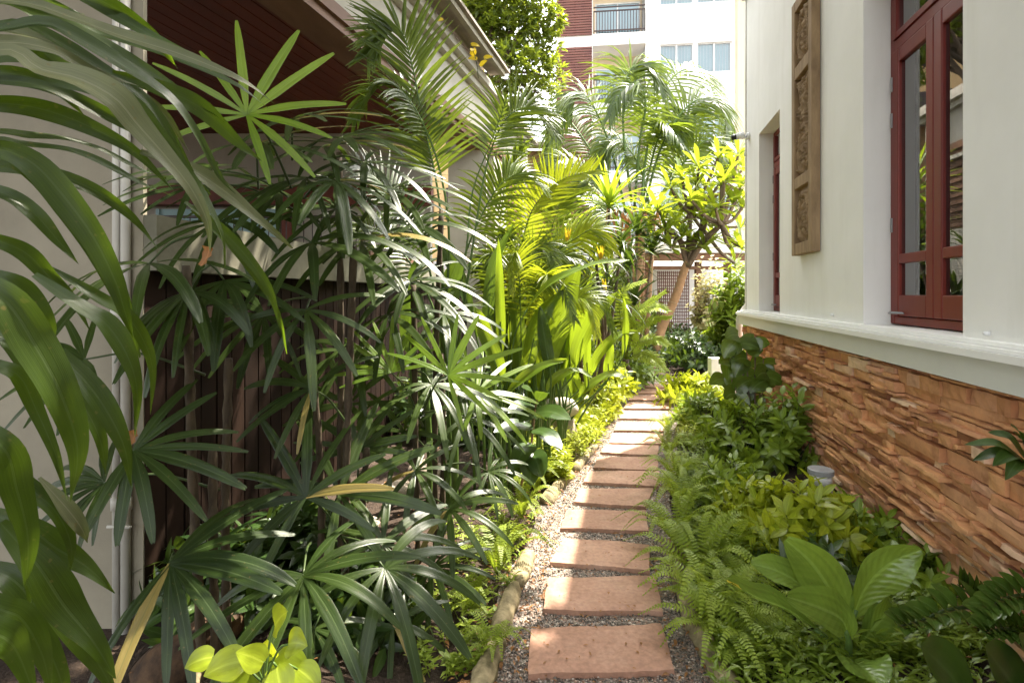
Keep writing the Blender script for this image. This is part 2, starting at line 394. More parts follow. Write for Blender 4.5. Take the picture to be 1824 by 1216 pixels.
def curve_leaf(mb, pts, W, normal, prof=STRAP, seg=16, nx=4, fold=.18, wave=.12, var=.5, twist=0.0, ph=0, curl=0):
    """a blade whose midrib follows pts; normal: the way the upper side faces"""
    P = spline(pts, seg); b = len(mb.v)
    for i, p in enumerate(P):
        t = i / seg; T = (P[min(i + 1, seg)] - P[max(i - 1, 0)]).normalized()
        n = V(normal); n = (n - T * n.dot(T)).normalized(); s = T.cross(n)
        if twist:
            a = twist * (t - .35); n, s = n * math.cos(a) + s * math.sin(a), s * math.cos(a) - n * math.sin(a)
        w = W * prof(t)
        for j in range(nx + 1):
            x = 2 * j / nx - 1
            h = fold * abs(x) * w + wave * W * math.sin(t * 13 + ph + (1.9 if x > 0 else 0)) * x * x - curl * x * x * w
            mb.vert(p + s * (x * w) + n * h, (j / nx, t), var)
    k = nx + 1
    for i in range(seg):
        for j in range(nx):
            a = b + i * k + j
            mb.f.append((a, a + 1, a + 1 + k, a + k))


def pinnate(lm, sm, pts, normal, Lmax, W, pairs, vee=.35, droop=.5, t0=.12, a0=70, a1=22, var=.5, r=.008, seg=4, prof=NARROW, fold=.3, lenp=None, jit=.12, one=0):
    n = 40; P = spline(pts, n)
    if sm is not None: sm.tube(P[::2], [r * (1 - .8 * i / 20) for i in range(21)], 6)
    for k in range(pairs):
        q = (k + .5) / pairs; t = t0 + (1 - t0) * q; x = t * n; i = min(int(x), n - 1)
        p = P[i].lerp(P[i + 1], x - i); T = (P[i + 1] - P[i]).normalized()
        nn = V(normal); nn = (nn - T * nn.dot(T)).normalized(); S = T.cross(nn)
        L = Lmax * (lenp(q) if lenp else (.55 + .45 * math.sin(math.pi * min(1, q * 1.1 + .08))) * (1 - .35 * q))
        a = math.radians(a0 + (a1 - a0) * q)
        for sd in ((1, -1) if not one else (one,)):
            d = S * sd * math.sin(a + U(-jit, jit)) + T * math.cos(a) + nn * (vee + U(-jit, jit))
            blade(lm, p, d, nn, L * U(.9, 1.08), W * U(.85, 1.1), seg, prof, droop * U(.7, 1.3), fold, min(1, max(0, var + U(-.25, .25))), 2)


def fan(lm, sm, base, hub, normal, axis, R, nseg, spread, droop, W=.03, var=.5, pet=True):
    base, hub = V(base), V(hub); n = V(normal).normalized()
    ax = V(axis); ax = (ax - n * ax.dot(n)).normalized(); s = ax.cross(n)
    if pet:
        mid = base.lerp(hub, .55) + V((0, 0, .12 * (hub - base).length))
        sm.tube(spline([base, mid, hub], 8), [.006 - .0003 * i for i in range(9)], 5)
    for k in range(nseg):
        f = (k + .5) / nseg * 2 - 1
        a = math.radians(spread) * f + U(-.09, .09)
        d = ax * math.cos(a) + s * math.sin(a) + n * U(-.02, .22)
        blade(lm, hub, d, n + V((U(-.15, .15), U(-.15, .15), 0)), R * (1 - .22 * abs(f)) * U(.86, 1.08), W * U(.75, 1.15) * (1 - .2 * abs(f)),
              9, FANSEG, droop * U(.6, 1.4), .12, 1.0 if U(0, 1) < .03 else min(.95, max(0, var + U(-.3, .3))), 4, 0, .16, 0, True)


def shrub_mb(R, H, shoots, leafL, leafW, per, prof=LANCE, droop=.5, up=.4, span=.45, whorl=False):
    lm, sm = MB(), MB()
    for k in range(shoots):
        a = U(0, 2 * math.pi); e = math.acos(1 - U(0, .96)) if k else 0
        rr = U(.72, 1.05)
        tipp = V((R * rr * math.sin(e) * math.cos(a), R * rr * math.sin(e) * math.sin(a), H * rr * (math.cos(e) * .8 + .2)))
        b0 = V((U(-.1, .1) * R, U(-.1, .1) * R, 0))
        mid = b0.lerp(tipp, .5) + V((0, 0, .12 * H))
        P = spline([b0, mid, tipp], 8); sm.tube(P, [.007 - .0006 * i for i in range(9)], 4)
        for j in range(per):
            t = 1 - span * (j / per) if not whorl else 1 - .12 * (j / per)
            x = t * 8; i = min(int(x), 7); p = P[i].lerp(P[i + 1], x - i); T = (P[i + 1] - P[i]).normalized()
            b = j * 2.4 + U(-.3, .3); o = T.orthogonal().normalized(); q = T.cross(o)
            d = o * math.cos(b) + q * math.sin(b) + T * up * (1.6 if j < 3 else 1) + V((0, 0, .15))
            blade(lm, p, d, T + V((0, 0, .5)), leafL * U(.7, 1.15), leafW * U(.8, 1.15), 4, prof, droop * U(.5, 1.4), .2, U(0, 1), 2)
    return lm, sm


def shrub(name, label, cat, loc, mats, args, kw=None, group=None, rz=0):
    t = thing(name, label, cat, loc, group)
    lm, sm = shrub_mb(*args, **(kw or {}))
    lm.build('foliage', mats[0], t, origin=(0, 0, 0)).parent = t
    sm.build('stem', mats[1], t, origin=(0, 0, 0))
    for c in t.children: c.location = (0, 0, 0)
    t.rotation_euler.z = rz
    return t


def fern_mb(R, fronds, pairs, Lp, Wp, upness=.9):
    mb = MB()
    for k in range(fronds):
        a = 2 * math.pi * k / fronds + U(-.3, .3); r = R * U(.7, 1.1); h = r * upness * U(.6, 1.2)
        d = V((math.cos(a), math.sin(a), 0))
        pts = [V((0, 0, 0)), d * r * .3 + V((0, 0, h * .7)), d * r * .7 + V((0, 0, h)), d * r * 1.1 + V((0, 0, h * .75))]
        sd = V((-d.y, d.x, 0)) * U(-.3, .3)
        pinnate(
            mb, mb, pts, UP + sd - d * .3, Lp * U(.85, 1.15), Wp, pairs, .08, .35, .1, 82, 60, U(.2, .8), .0025, 2,
            lenp=lambda q: max(.12, (.6 + .4 * min(1, q / .3)) * (1 - max(0, q - .35) / .65 * .85)), jit=.08)
    return mb

# ================================================================== ground and path
PATH = [(1.5, .20), (2.21, .36), (2.67, .45), (3.13, .51), (3.6, .62), (4.03, .74), (4.47, .90), (4.85, 1.02), (5.29, 1.16), (5.66, 1.30), (6.2, 1.46), (6.79, 1.67), (7.44, 1.86), (8.1, 2.05), (8.8, 2.28), (9.6, 2.55), (10.4, 2.8)]


def path_x(Y):
    for (a, x), (b, z) in zip(PATH, PATH[1:]):
        if Y <= b: return x + (z - x) * (Y - a) / (b - a)
    return PATH[-1][1]


g = MB()
xs = [-60, -25, -12, -8] + [-6 + .4 * i for i in range(31)] + [8, 14, 30, 60]
ys = [-25, -12, -5] + [-2 + .4 * i for i in range(40)] + [16, 20, 26, 40, 70, 120]
for y in ys:
    for x in xs:
        z = 0
        if -4 < x < 4.5 and 0 < y < 13:
            e = abs(x - path_x(max(1.5, y))); z = min(.10, max(0, (e - .7) * .15)) + (U(-.02, .02) if e > .7 else -.012)
        g.vert((x, y, z))
nx_ = len(xs)
for j in range(len(ys) - 1):
    for i in range(nx_ - 1):
        a = j * nx_ + i; g.f.append((a, a + 1, a + 1 + nx_, a + nx_))
setting(g.build('ground', M['soil']))
g = MB(); Yl = [.3 + .25 * i for i in range(39)]
for y in Yl:
    c = path_x(max(1.5, y)); wl = .50 + .04 * math.sin(y * 5); wr = .47 + .04 * math.sin(y * 4 + 1)
    for k in range(7): g.vert((c - wl + (wl + wr) * k / 6, y, .012))
for j in range(len(Yl) - 1):
    for i in range(6):
        a = j * 7 + i; g.f.append((a, a + 1, a + 8, a + 7))
setting(g.build('gravel_path', M['gravel']))

# loose pebbles lying on the path
g = MB(); rp = random.Random(3)
OCT = [(1, 0, 0), (0, 1, 0), (-1, 0, 0), (0, -1, 0), (0, 0, 1), (0, 0, -1)]
OF = [(0, 1, 4), (1, 2, 4), (2, 3, 4), (3, 0, 4), (1, 0, 5), (2, 1, 5), (3, 2, 5), (0, 3, 5)]
for k in range(15000):
    y = 1.95 + 5.2 * rp.random() ** 1.7; x = path_x(y) + rp.uniform(-.52, .50)
    r = rp.uniform(.0035, .0075) * (1.5 if rp.random() < .06 else 1); an = rp.uniform(0, 3.1); va = rp.random()
    ca, sa = math.cos(an), math.sin(an); b = len(g.v); ry, rz_ = rp.uniform(.6, 1), rp.uniform(.45, .8)
    for (ox, oy, oz) in OCT:
        ox *= r * rp.uniform(.8, 1.2); oy *= r * ry; oz *= r * rz_
        g.vert((x + ox * ca - oy * sa, y + ox * sa + oy * ca, .014 + r * .4 + oz), (0, 0), va)
    for f in OF: g.f.append(tuple(b + i for i in f))
setting(g.build('pebbles', M['pebble']), 'stuff')

# ------------------------------------------------------------------ stepping slabs
SL = [((940, 1198), (1200, 1190), (946, 1118), (1177, 1107)), ((965, 1083), (1183, 1086), (976, 1026), (1168, 1023)),
      ((978, 998), (1159, 1013), (1002, 955), (1158, 967)), ((998, 938), (1156, 943), (1010, 906), (1151, 907)),
      ((1024, 892), (1151, 901), (1033, 868), (1164, 868)), ((1040, 856), (1171, 864), (1050, 837), (1173, 837)),
      ((1058, 831), (1170, 836), (1065, 812), (1172, 812)), ((1069, 804), (1172, 810), (1078, 790), (1174, 792)),
      ((1083, 787), (1180, 789), (1090, 770), (1182, 771)), ((1093, 765), (1184, 766), (1099, 750), (1186, 750)),
      ((1102, 744), (1190, 745), (1108, 731), (1190, 731)), ((1112, 726), (1194, 727), (1118, 716), (1195, 716)),
      ((1120, 711), (1199, 712), (1126, 703), (1201, 703)), ((1130, 699), (1205, 699), (1134, 692), (1206, 692)),
      ((1140, 689), (1212, 689), (1144, 683), (1214, 683))]
SLAB_LAB = ['nearest sandstone slab at the very foot of the picture, largest of the path', 'second sandstone slab of the path, with a crack across its right half',
            'third slab of the path, tilted, its front edge sloping down to the right', 'fourth slab of the path, with a sunlit left end behind the tilted slab',
            'fifth red slab of the path, left end brightly sunlit beside the fern edge', 'sixth slab of the path, its right end under overhanging fern tips',
            'seventh slab of the path, level with the pale log on the left edge', 'eighth slab of the path, halfway along, with gravel on its left',
            'ninth slab of the path, fully in sun between two thin slabs', 'tenth slab of the path, in sun, level with the pale garden stone',
            'eleventh slab of the path, just beyond the pale garden stone', 'twelfth slab of the path, bright and far, before the bend',
            'third slab from the far end of the path, washed out by sun', 'last but one slab at the far end of the path, washed out by sun',
            'farthest slab of the path, at the foot of the leaning tree']
for k, (q, lab) in enumerate(zip(SL, SLAB_LAB)):
    T = .042; P = [gp(u, v, T) for u, v in q]           # FL FR BL BR
    mb = MB(); n, m = 14, 7; top = []
    for j in range(m + 1):
        row = []
        for i in range(n + 1):
            a, b = i / n, j / m
            p = (P[0] * (1 - a) + P[1] * a) * (1 - b) + (P[2] * (1 - a) + P[3] * a) * b
            e = (i in (0, n)) or (j in (0, m))
            if e: p = p + V((U(-.004, .004) + .006 * math.sin(a * 9 + k), U(-.003, .003) + .005 * math.sin(a * 7 + k * 2), -.005))
            row.append(mb.vert(p + V((0, 0, U(-.0015, .0015))), (a, b), k * .37 % 1))
        top.append(row)
    for j in range(m):
        for i in range(n): mb.f.append((top[j][i], top[j][i + 1], top[j + 1][i + 1], top[j + 1][i]))
    ring = top[0] + [r[-1] for r in top[1:]] + top[-1][-2::-1] + [r[0] for r in top[-2:0:-1]]
    low = [mb.vert((mb.v[i][0] + U(-.004, .004), mb.v[i][1] + U(-.004, .004), .004), (0, 0), k * .37 % 1) for i in ring]
    for i in range(len(ring)):
        j = (i + 1) % len(ring); mb.f.append((ring[i], low[i], low[j], ring[j]))
    c = (P[0] + P[1] + P[2] + P[3]) / 4
    o = mb.build('stepping_slab', M['slab'], smooth=False, origin=(c.x, c.y, 0))
    tag(o, lab, 'stepping stone', 'slabs of the garden path')

# ================================================================== the house on the right
WD = V((.217, 1, 0)); WD.normalize(); WN = V((-WD.y, WD.x, 0)); W0 = V((1.543, 0, 0))


def wp(s, n, z): return W0 + WD * s + WN * n + V((0, 0, z))


SE = 7.22                                                     # far corner of the house
BW = (2.548, 3.63); FW = (5.64, 6.54)                          # recesses (along the wall)
ZT_B, ZT_F, ZS, ZTOP = 3.58, 3.45, 1.36, 5.42
house = thing('house', 'cream plastered house on the right with red brown windows over a rough stone base', 'house', wp(SE / 2, -2, 0))
mb = MB()
S0 = -4.0
# wall panels butted round the two recesses
mb.box(S0, BW[0], -.30, 0, ZS - .03, ZTOP, wp); mb.box(BW[1], FW[0], -.30, 0, ZS - .03, ZTOP, wp); mb.box(FW[1], SE, -.30, 0, ZS - .03, ZTOP, wp)
mb.box(BW[0], BW[1], -.30, 0, ZT_B, ZTOP, wp); mb.box(FW[0], FW[1], -.30, 0, ZT_F, ZTOP, wp)
mb.box(BW[0], BW[1], -.30, 0, ZS - .10, ZS - .004, wp); mb.box(FW[0], FW[1], -.30, 0, ZS - .10, ZS - .004, wp)
mb.box(SE - .3, SE, -6.5, -.30, 0, ZTOP, wp)                   # end wall
mb.build('wall', M['plaster'], house, smooth=False)
mb = MB(); mb.box(S0, SE - .3, -6.5, -.3, ZTOP - .2, ZTOP - .02, wp); mb.box(S0, SE + .05, -6.5, .06, ZTOP, ZTOP + .12, wp)
mb.build('roof', M['trim'], house, smooth=False)
mb = MB(); mb.box(S0, SE - .3, -3.2, -3.0, .2, ZTOP - .2, wp); mb.box(S0, SE - .3, -3.0, -.31, .2, .3, wp); mb.box(4.4, 4.55, -3.0, -.31, .3, ZTOP - .25, wp); mb.box(S0, S0 + .1, -3.0, -.31, .3, ZTOP - .25, wp)
mb.build('interior_wall', M['interior'], house, smooth=False)
# ledge: band with its shade put into the grey, projecting white lip, upper fillet
mb = MB(); mb.box(S0, SE + .09, -.05, .085, 1.17, 1.288, wp); mb.build('ledge_band', M['band'], house, smooth=False)
mb = MB(); mb.box(S0, SE + .115, -.05, .115, 1.290, 1.322, wp); mb.box(S0, SE + .10, -.05, .098, 1.324, 1.338, wp); mb.box(S0, SE + .06, -.05, .055, 1.340, 1.357, wp)
mb.build('ledge_lip', M['trim'], house, smooth=False)
# stone cladding: every ledge stone its own irregular block
mb = MB(); rs = random.Random(8); z = -.02
mb.box(S0, SE - .002, -.3, -.012, -.3, 1.17, wp, .15)
while z < 1.155:
    h = rs.choice([.02, .026, .034, .045, .058, .075]); h = min(h, 1.168 - z); s = .9 + rs.uniform(-.3, 0)
    while s < SE:
        l = rs.choice([.10, .16, .22, .3, .4]) * rs.uniform(.8, 1.2); e = min(s + l, SE)
        pr = rs.choice([.001, .004, .010, .018, .028, .040, .052]) + rs.uniform(0, .006); va = min(1, max(0, rs.gauss(.52, .22)))
        tilt = rs.uniform(-.0015, .0015); n1 = 5 if l > .14 else 3; m1 = 2; b = len(mb.v)
        slope = rs.uniform(-.007, .007)
        for j in range(m1 + 1):
            for i in range(n1 + 1):
                a = i / n1; edge = i in (0, n1) or j in (0, m1)
                nn = pr + slope * (a - .5) + rs.uniform(-.003, .003) - (rs.uniform(.001, .006) if edge else 0)
                zz = z + h * j / m1 + (rs.uniform(-.003, .003) if 0 < i < n1 else 0) + tilt * (a - .5) * 2
                mb.vert(wp(s + .0025 + (e - s - .005) * a, nn, zz - (.0055 if j == m1 else 0)), (0, 0), va)
        for j in range(m1):
            for i in range(n1):
                q = b + j * (n1 + 1) + i; mb.f.append((q, q + 1, q + n1 + 2, q + n1 + 1))
        ring = [b + i for i in range(n1 + 1)] + [b + (n1 + 1) * j + n1 for j in range(1, m1 + 1)] + [b + (n1 + 1) * m1 + i for i in range(n1 - 1, -1, -1)] + [b + (n1 + 1) * j for j in range(m1 - 1, 0, -1)]
        bk = []
        for r_ in ring:
            p = V(mb.v[r_]); d = (p - W0).dot(WN); q = p - WN * (d + .02); bk.append(mb.vert(q, (0, 0), va * .8))
        for i in range(len(ring)):
            j = (i + 1) % len(ring); mb.f.append((ring[i], bk[i], bk[j], ring[j]))
        s = e
    z += h
for k in range(230):                                             # thin ledges standing proud of the courses
    s = rs.uniform(1.0, SE - .4); l = rs.uniform(.10, .42); z = rs.uniform(.05, 1.12); h = rs.uniform(.010, .022); pr = rs.uniform(.04, .065); va = min(1, max(0, rs.gauss(.55, .25))); n1 = 6; b = len(mb.v)
    for i in range(n1 + 1):
        q = s + l * i / n1; d = pr + rs.uniform(-.008, .004) - (.002 if i in (0, n1) else 0); zz = z + rs.uniform(-.003, .003)
        for p in (wp(q, -.01, zz), wp(q, d, zz), wp(q, d - rs.uniform(0, .008), zz + h + rs.uniform(-.003, .003)), wp(q, -.01, zz + h)): mb.vert(p, (0, 0), va)
    for i in range(n1):
        for j in range(4): mb.f.append((b + 4 * i + j, b + 4 * i + (j + 1) % 4, b + 4 * i + 4 + (j + 1) % 4, b + 4 * i + 4 + j))
    mb.f.append((b, b + 1, b + 2, b + 3)); q = b + 4 * n1; mb.f.append((q + 3, q + 2, q + 1, q))
mb.build('stone_cladding', M['clad'], house, smooth=False)


def window(s0, s1, ztop, trans, label):
    nn = -.157; zb = ZS + .004
    mb = MB(); w = .06
    mb.box(s0 + .002, s0 + w, nn - .05, nn, zb, ztop - .003, wp); mb.box(s1 - w, s1 - .002, nn - .05, nn, zb, ztop - .003, wp)
    mb.box(s0 + w, s1 - w, nn - .05, nn, zb, zb + .05, wp); mb.box(s0 + w, s1 - w, nn - .05, nn, ztop - w, ztop - .003, wp); mb.box(s0 + w, s1 - w, nn - .05, nn + .004, trans, trans + .07, wp)
    win = mb.build('window', M['redwood'], house, smooth=False); win['label'] = label
    bv = win.modifiers.new('edge', 'BEVEL'); bv.width = .006; bv.segments = 2
    return win, nn


for (s0, s1), zt, tr, lab in ((BW, ZT_B, 3.10, 'large red brown casement window with a transom'), (FW, ZT_F, 3.02, 'narrow looking far red brown window near the house corner')):
    win, nn = window(s0, s1, zt, tr, lab)
    O = house.location
    def kid(mb, name, mat, smooth=False):
        o = mb.build(name, mat, None, smooth); me = o.data
        me.transform(Matrix.Translation(-O)); o.parent = win; return o
    c = (s0 + s1) / 2; zb = ZS + .058
    for a, b in ((s0 + .062, c - .002), (c + .002, s1 - .062)):
        w = .078; mb = MB(); f0, f1 = nn - .028, nn + .016
        mb.box(a, a + w, f0, f1, zb, tr - .004, wp); mb.box(b - w, b, f0, f1, zb, tr - .004, wp)
        for r0, r1 in ((zb, zb + .13), (1.745, 1.805), (tr - .09, tr - .004)): mb.box(a + w, b - w, f0 + .002, f1 - .003, r0, r1, wp)
        o = kid(mb, 'sash', M['redwood']); bv = o.modifiers.new('edge', 'BEVEL'); bv.width = .007; bv.segments = 2
        for r0, r1 in ((zb + .13, 1.745), (1.805, tr - .09)):
            mb = MB(); mb.quad(wp(b - w, nn - .006, r0), wp(a + w, nn - .006, r0), wp(a + w, nn - .006, r1), wp(b - w, nn - .006, r1)); kid(mb, 'pane', M['glass'])
        # transom light above
        mb = MB(); mb.box(a, a + .05, f0, f1, tr + .072, zt - .062, wp); mb.box(b - .05, b, f0, f1, tr + .072, zt - .062, wp); mb.box(a + .049, b - .049, f0 + .002, f1 - .002, tr + .073, tr + .11, wp); kid(mb, 'transom_sash', M['redwood'])
        mb = MB(); mb.quad(wp(b - .05, nn - .006, tr + .072), wp(a + .05, nn - .006, tr + .072), wp(a + .05, nn - .006, zt - .06), wp(b - .05, nn - .006, zt - .06)); kid(mb, 'pane', M['glass'])
    # hinges on the far stile and a stay at the sill
    for z in (1.95, 2.62, 2.85):
        mb = MB(); mb.box(s1 - .072, s1 - .052, nn + .001, nn + .022, z, z + .09, wp); kid(mb, 'hinge', M['metal'])
    mb = MB(); mb.tube([wp(s1 - .05, nn + .03, zb + .015), wp(s1 - .12, nn + .045, zb + .02), wp(s1 - .24, nn + .03, zb + .02)], [.006, .008, .006], 6); kid(mb, 'stay', M['metal'], True)
    # curtains hanging inside
    for a, b, mt, dn in ((c + .05, s1 + .05, 'curtain', -.34), (c - .10, c + .10, 'curtain_pale', -.36), (s0 - .05, c - .22, 'curtain', -.34)):
        mb = MB(); n = 26; bb = len(mb.v)
        for i in range(n + 1):
            s = a + (b - a) * i / n; d = dn + .02 * math.sin(i * 1.9)
            mb.vert(wp(s, d, .9)); mb.vert(wp(s, d, zt + .1))
        for i in range(n): mb.f.append((bb + 2 * i, bb + 2 * i + 2, bb + 2 * i + 3, bb + 2 * i + 1))
        kid(mb, 'curtain', M[mt], True)

# downpipe at the house corner
mb = MB()
mb.box(SE + .004, SE + .085, -.075, .01, 1.42, 2.47, wp); mb.box(SE + .004, SE + .085, -.075, .01, 2.53, 3.38, wp); mb.box(SE + .004, SE + .085, -.075, .01, 3.44, ZTOP, wp)
for z in (2.47, 3.38): mb.box(SE + .002, SE + .092, -.082, .018, z, z + .06, wp)
for z in (1.75, 4.35): mb.box(SE + .001, SE + .089, -.079, .014, z, z + .02, wp)
pts = [wp(SE + .045, -.03, 1.42), wp(SE + .09, .02, 1.34), wp(SE + .17, .06, 1.24), wp(SE + .17, .06, .1)]
mb.tube(pts, .045, 8)
o = mb.build('downpipe', M['pipe'], house, smooth=False); bv = o.modifiers.new('edge', 'BEVEL'); bv.width = .008; bv.segments = 2

# security camera on the wall near the corner
c0 = wp(SE - .16, .005, 3.58)
cam_t = thing('security_camera', 'small white and black security camera on the house corner above the far window', 'camera', c0)
mb = MB(); mb.tube([c0, c0 + WN * .03], [.05, .045], 14); mb.tube([c0 + WN * .03, c0 + WN * .08 + V((0, 0, -.02)), c0 + WN * .11 + V((0, 0, -.01))], .018, 8); mb.build('bracket', M['white'], cam_t)
mb = MB(); mb.tube([c0 + WN * .06 + V((0, 0, .02)), c0 + WN * .16 + V((0, 0, .0))], [.042, .042], 14); mb.build('housing', M['white'], cam_t)
mb = MB(); mb.tube([c0 + WN * .16, c0 + WN * .21 + V((0, 0, -.01))], [.036, .033], 14); mb.build('lens', M['black'], cam_t)

# carved wooden panel: frame and three relief fields
a0, a1, zb, zt = 4.43, 4.98, 1.90, 4.15
cp = thing('carved_panel', 'tall carved wooden panel with three floral relief fields hung between the two windows', 'wall panel', wp((a0 + a1) / 2, 0, zb))
mb = MB(); f = .085
mb.box(a0, a0 + f, .004, .07, zb, zt, wp); mb.box(a1 - f, a1, .004, .07, zb, zt, wp)
FIELDS = ((zb + .10, zb + .58), (zb + .68, zb + 1.55), (zb + 1.66, zt - .10))
edges = [zb] + [v for fl in FIELDS for v in fl] + [zt]
for r0, r1 in zip(edges[::2], edges[1::2]): mb.box(a0 + f, a1 - f, .004, .068, r0, r1, wp)
mb.box(a0 + f, a1 - f, .003, .02, zb + .01, zt - .01, wp)
o = mb.build('frame', M['carved'], cp, smooth=False); bv = o.modifiers.new('edge', 'BEVEL'); bv.width = .006; bv.segments = 2


def relief(x, y, H):
    """height of the carving: mirrored scrolls, leaves and a rim"""
    ax = abs(x); v = 0.0; k = y * 9
    stem = abs(ax - .45 - .28 * math.sin(k)); v = max(v, 1 - stem * 7)
    for i in range(int(H / .085) + 1):
        cy = (i + .5) * .085; cx = .45 + .38 * math.cos(i * 2.1); dx = (ax - cx); dy = (y - cy) / .19
        r = math.hypot(dx, dy); th = math.atan2(dy, dx)
        v = max(v, (.55 + .45 * math.cos(5 * th + r * 16)) * max(0, 1 - r * 2.4) * 1.5)
    v = max(v, 1 - abs(ax) * 6 - .25 * (math.sin(y * 60) + 1))
    return min(1, max(0, v))


for z0, z1 in FIELDS:
    mb = MB(); n, m = 30, int((z1 - z0) / .0095); x0, x1 = a0 + f + .012, a1 - f - .012
    for j in range(m + 1):
        for i in range(n + 1):
            x = 2 * i / n - 1; y = (z1 - z0 - .03) * j / m; e = min(1, 6 * (1 - abs(x)), 30 * min(y, z1 - z0 - .03 - y))
            mb.vert(wp(x0 + (x1 - x0) * i / n, .022 + .046 * relief(x, y, z1 - z0) * max(0, e), z0 + .015 + y))
    for j in range(m):
        for i in range(n): q = j * (n + 1) + i; mb.f.append((q, q + 1, q + n + 2, q + n + 1))
    mb.build('relief', M['carved'], cp, smooth=True)

# two little wall fixings on the ledge line stay part of the plaster
for s, z in ((2.36, 1.385), (4.16, 1.40)):
    mb = MB(); mb.tube([wp(s, 0, z), wp(s, .022, z)], [.011, .008], 8); mb.build('wall_fixing', M['white'], house)

# ================================================================== left: pier, fence, neighbour's house
pier = thing('gate_pier', 'tall weathered plaster pier with two thin pipes at the left edge', 'wall', (-3, 2.6, 0))
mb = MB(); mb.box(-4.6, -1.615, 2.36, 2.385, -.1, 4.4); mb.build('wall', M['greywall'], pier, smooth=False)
for x, r, y0 in ((-1.716, .016, 2.338), (-1.674, .019, 2.335)):
    mb = MB(); mb.tube([(x, y0, -.05), (x, y0, 4.4)], r, 10)
    for z in (.62, 1.44, 2.3, 3.1): mb.tube([(x, y0, z), (x, y0, z + .05)], r + .006, 10)
    mb.tube([(x - .03, y0 - .012, .55), (x + .03, y0 - .012, .55)], .008, 6)
    mb.build('pipe', M['pipe'], pier)

FD = V((.123, 1, 0)).normalized(); FN = V((FD.y, -FD.x, 0)); F0 = V((-1.903, 0, 0))
def fp(s, n, z): return F0 + FD * s + FN * n + V((0, 0, z))
fence = thing('fence', 'dark vertical board fence under a plastered cap behind the lady palms', 'fence', fp(5, 0, 0))
mb = MB(); s = 2.385
while s < 9.2:
    w = U(.10, .125); mb.box(s, s + w, -.022 + U(-.003, .003), 0, .02 + U(0, .01), 1.655, fp, U(0, 1)); s += w + U(.008, .017)
mb.build('boards', M['fence'], fence, smooth=False)
mb = MB(); mb.box(2.38, 9.25, -.075, -.03, .78, .86, fp); mb.box(2.38, 9.25, -.075, -.03, 1.45, 1.53, fp); mb.build('rail', M['fence'], fence, smooth=False)
mb = MB(); mb.box(2.38, 9.25, -.16, .06, 1.657, 1.90, fp); mb.build('cap', M['capwall'], fence, smooth=False)
mb = MB()
s = 4.9
for k in range(3):                                              # clay coping pieces along the cap
    mb.box(s, s + .3, -.12, .03, 1.902, 1.945, fp); s += 1.1
mb.build('coping', M['timber'], fence, smooth=False)

ND = V((.28, 1, 0)).normalized(); NN = V((ND.y, -ND.x, 0)); N0 = V((-3.0, 0, 0))
def np_(s, n, z): return N0 + ND * s + NN * n + V((0, 0, z))
nb = thing('neighbour_house', "white neighbouring house with a dark timber soffit and tiled eave over the fence", 'house', np_(8, -3, 0))
S1 = 12.4
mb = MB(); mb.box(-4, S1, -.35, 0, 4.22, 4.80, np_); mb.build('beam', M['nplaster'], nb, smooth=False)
mb = MB(); mb.box(-4, S1, -.36, .02, 4.10, 4.218, np_); mb.box(-4, S1, -.40, -.02, 4.02, 4.098, np_); mb.build('beam_trim', M['timber'], nb, smooth=False)
mb = MB()
for k in range(44): mb.box(-4, 9.3, -.42 - .16 * (k + 1), -.42 - .16 * k - .012, 4.13, 4.16, np_)
mb.box(-4, 9.3, -7.6, -.40, 4.17, 4.21, np_); mb.build('soffit', M['soffit'], nb, smooth=False)
mb = MB(); mb.box(-4, S1 + .05, -.3, .10, 4.803, 4.90, np_); mb.box(-4, S1 + .1, -.3, .20, 4.903, 5.0, np_); mb.box(-4, S1 + .1, -.3, .14, 5.003, 5.10, np_); mb.build('cornice', M['nplaster'], nb, smooth=False)
mb = MB(); q = 0
while q < 24:                                                   # courses of tiles with a small step each
    n0 = .52 - q * .3; mb.box(-4, 9.15, n0 - .34, n0, 5.105 + q * .11, 5.145 + q * .11, np_); q += 1
mb.build('roof', M['rooftile'], nb, smooth=False)
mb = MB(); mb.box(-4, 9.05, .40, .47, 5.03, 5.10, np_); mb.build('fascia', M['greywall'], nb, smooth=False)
mb = MB(); mb.box(-1.09, -.44, 9.2, 9.75, -.1, 4.02); mb.build('pier', M['nplaster'], nb, smooth=False)
mb = MB(); mb.box(-1.13, -.40, 9.14, 9.198, 1.52, 1.78); mb.build('pier_block', M['nplaster'], nb, smooth=False)
mb = MB(); mb.box(9.95, 10.75, -.25, -.005, -.1, 4.02, np_); mb.box(12.0, S1, -.25, -.005, -.1, 4.02, np_); mb.box(10.75, 12.0, -.25, -.005, -.1, 2.7, np_); mb.box(10.75, 12.0, -.25, -.005, 3.95, 4.02, np_); mb.build('side_wall', M['nplaster'], nb, smooth=False)
mb = MB(); mb.box(10.76, 11.99, -.20, -.10, 2.705, 3.945, np_)
for k in range(9): mb.box(10.80, 11.95, -.10, -.06, 2.76 + k * .13, 2.82 + k * .13, np_)
mb.build('shutter', M['timber'], nb, smooth=False)
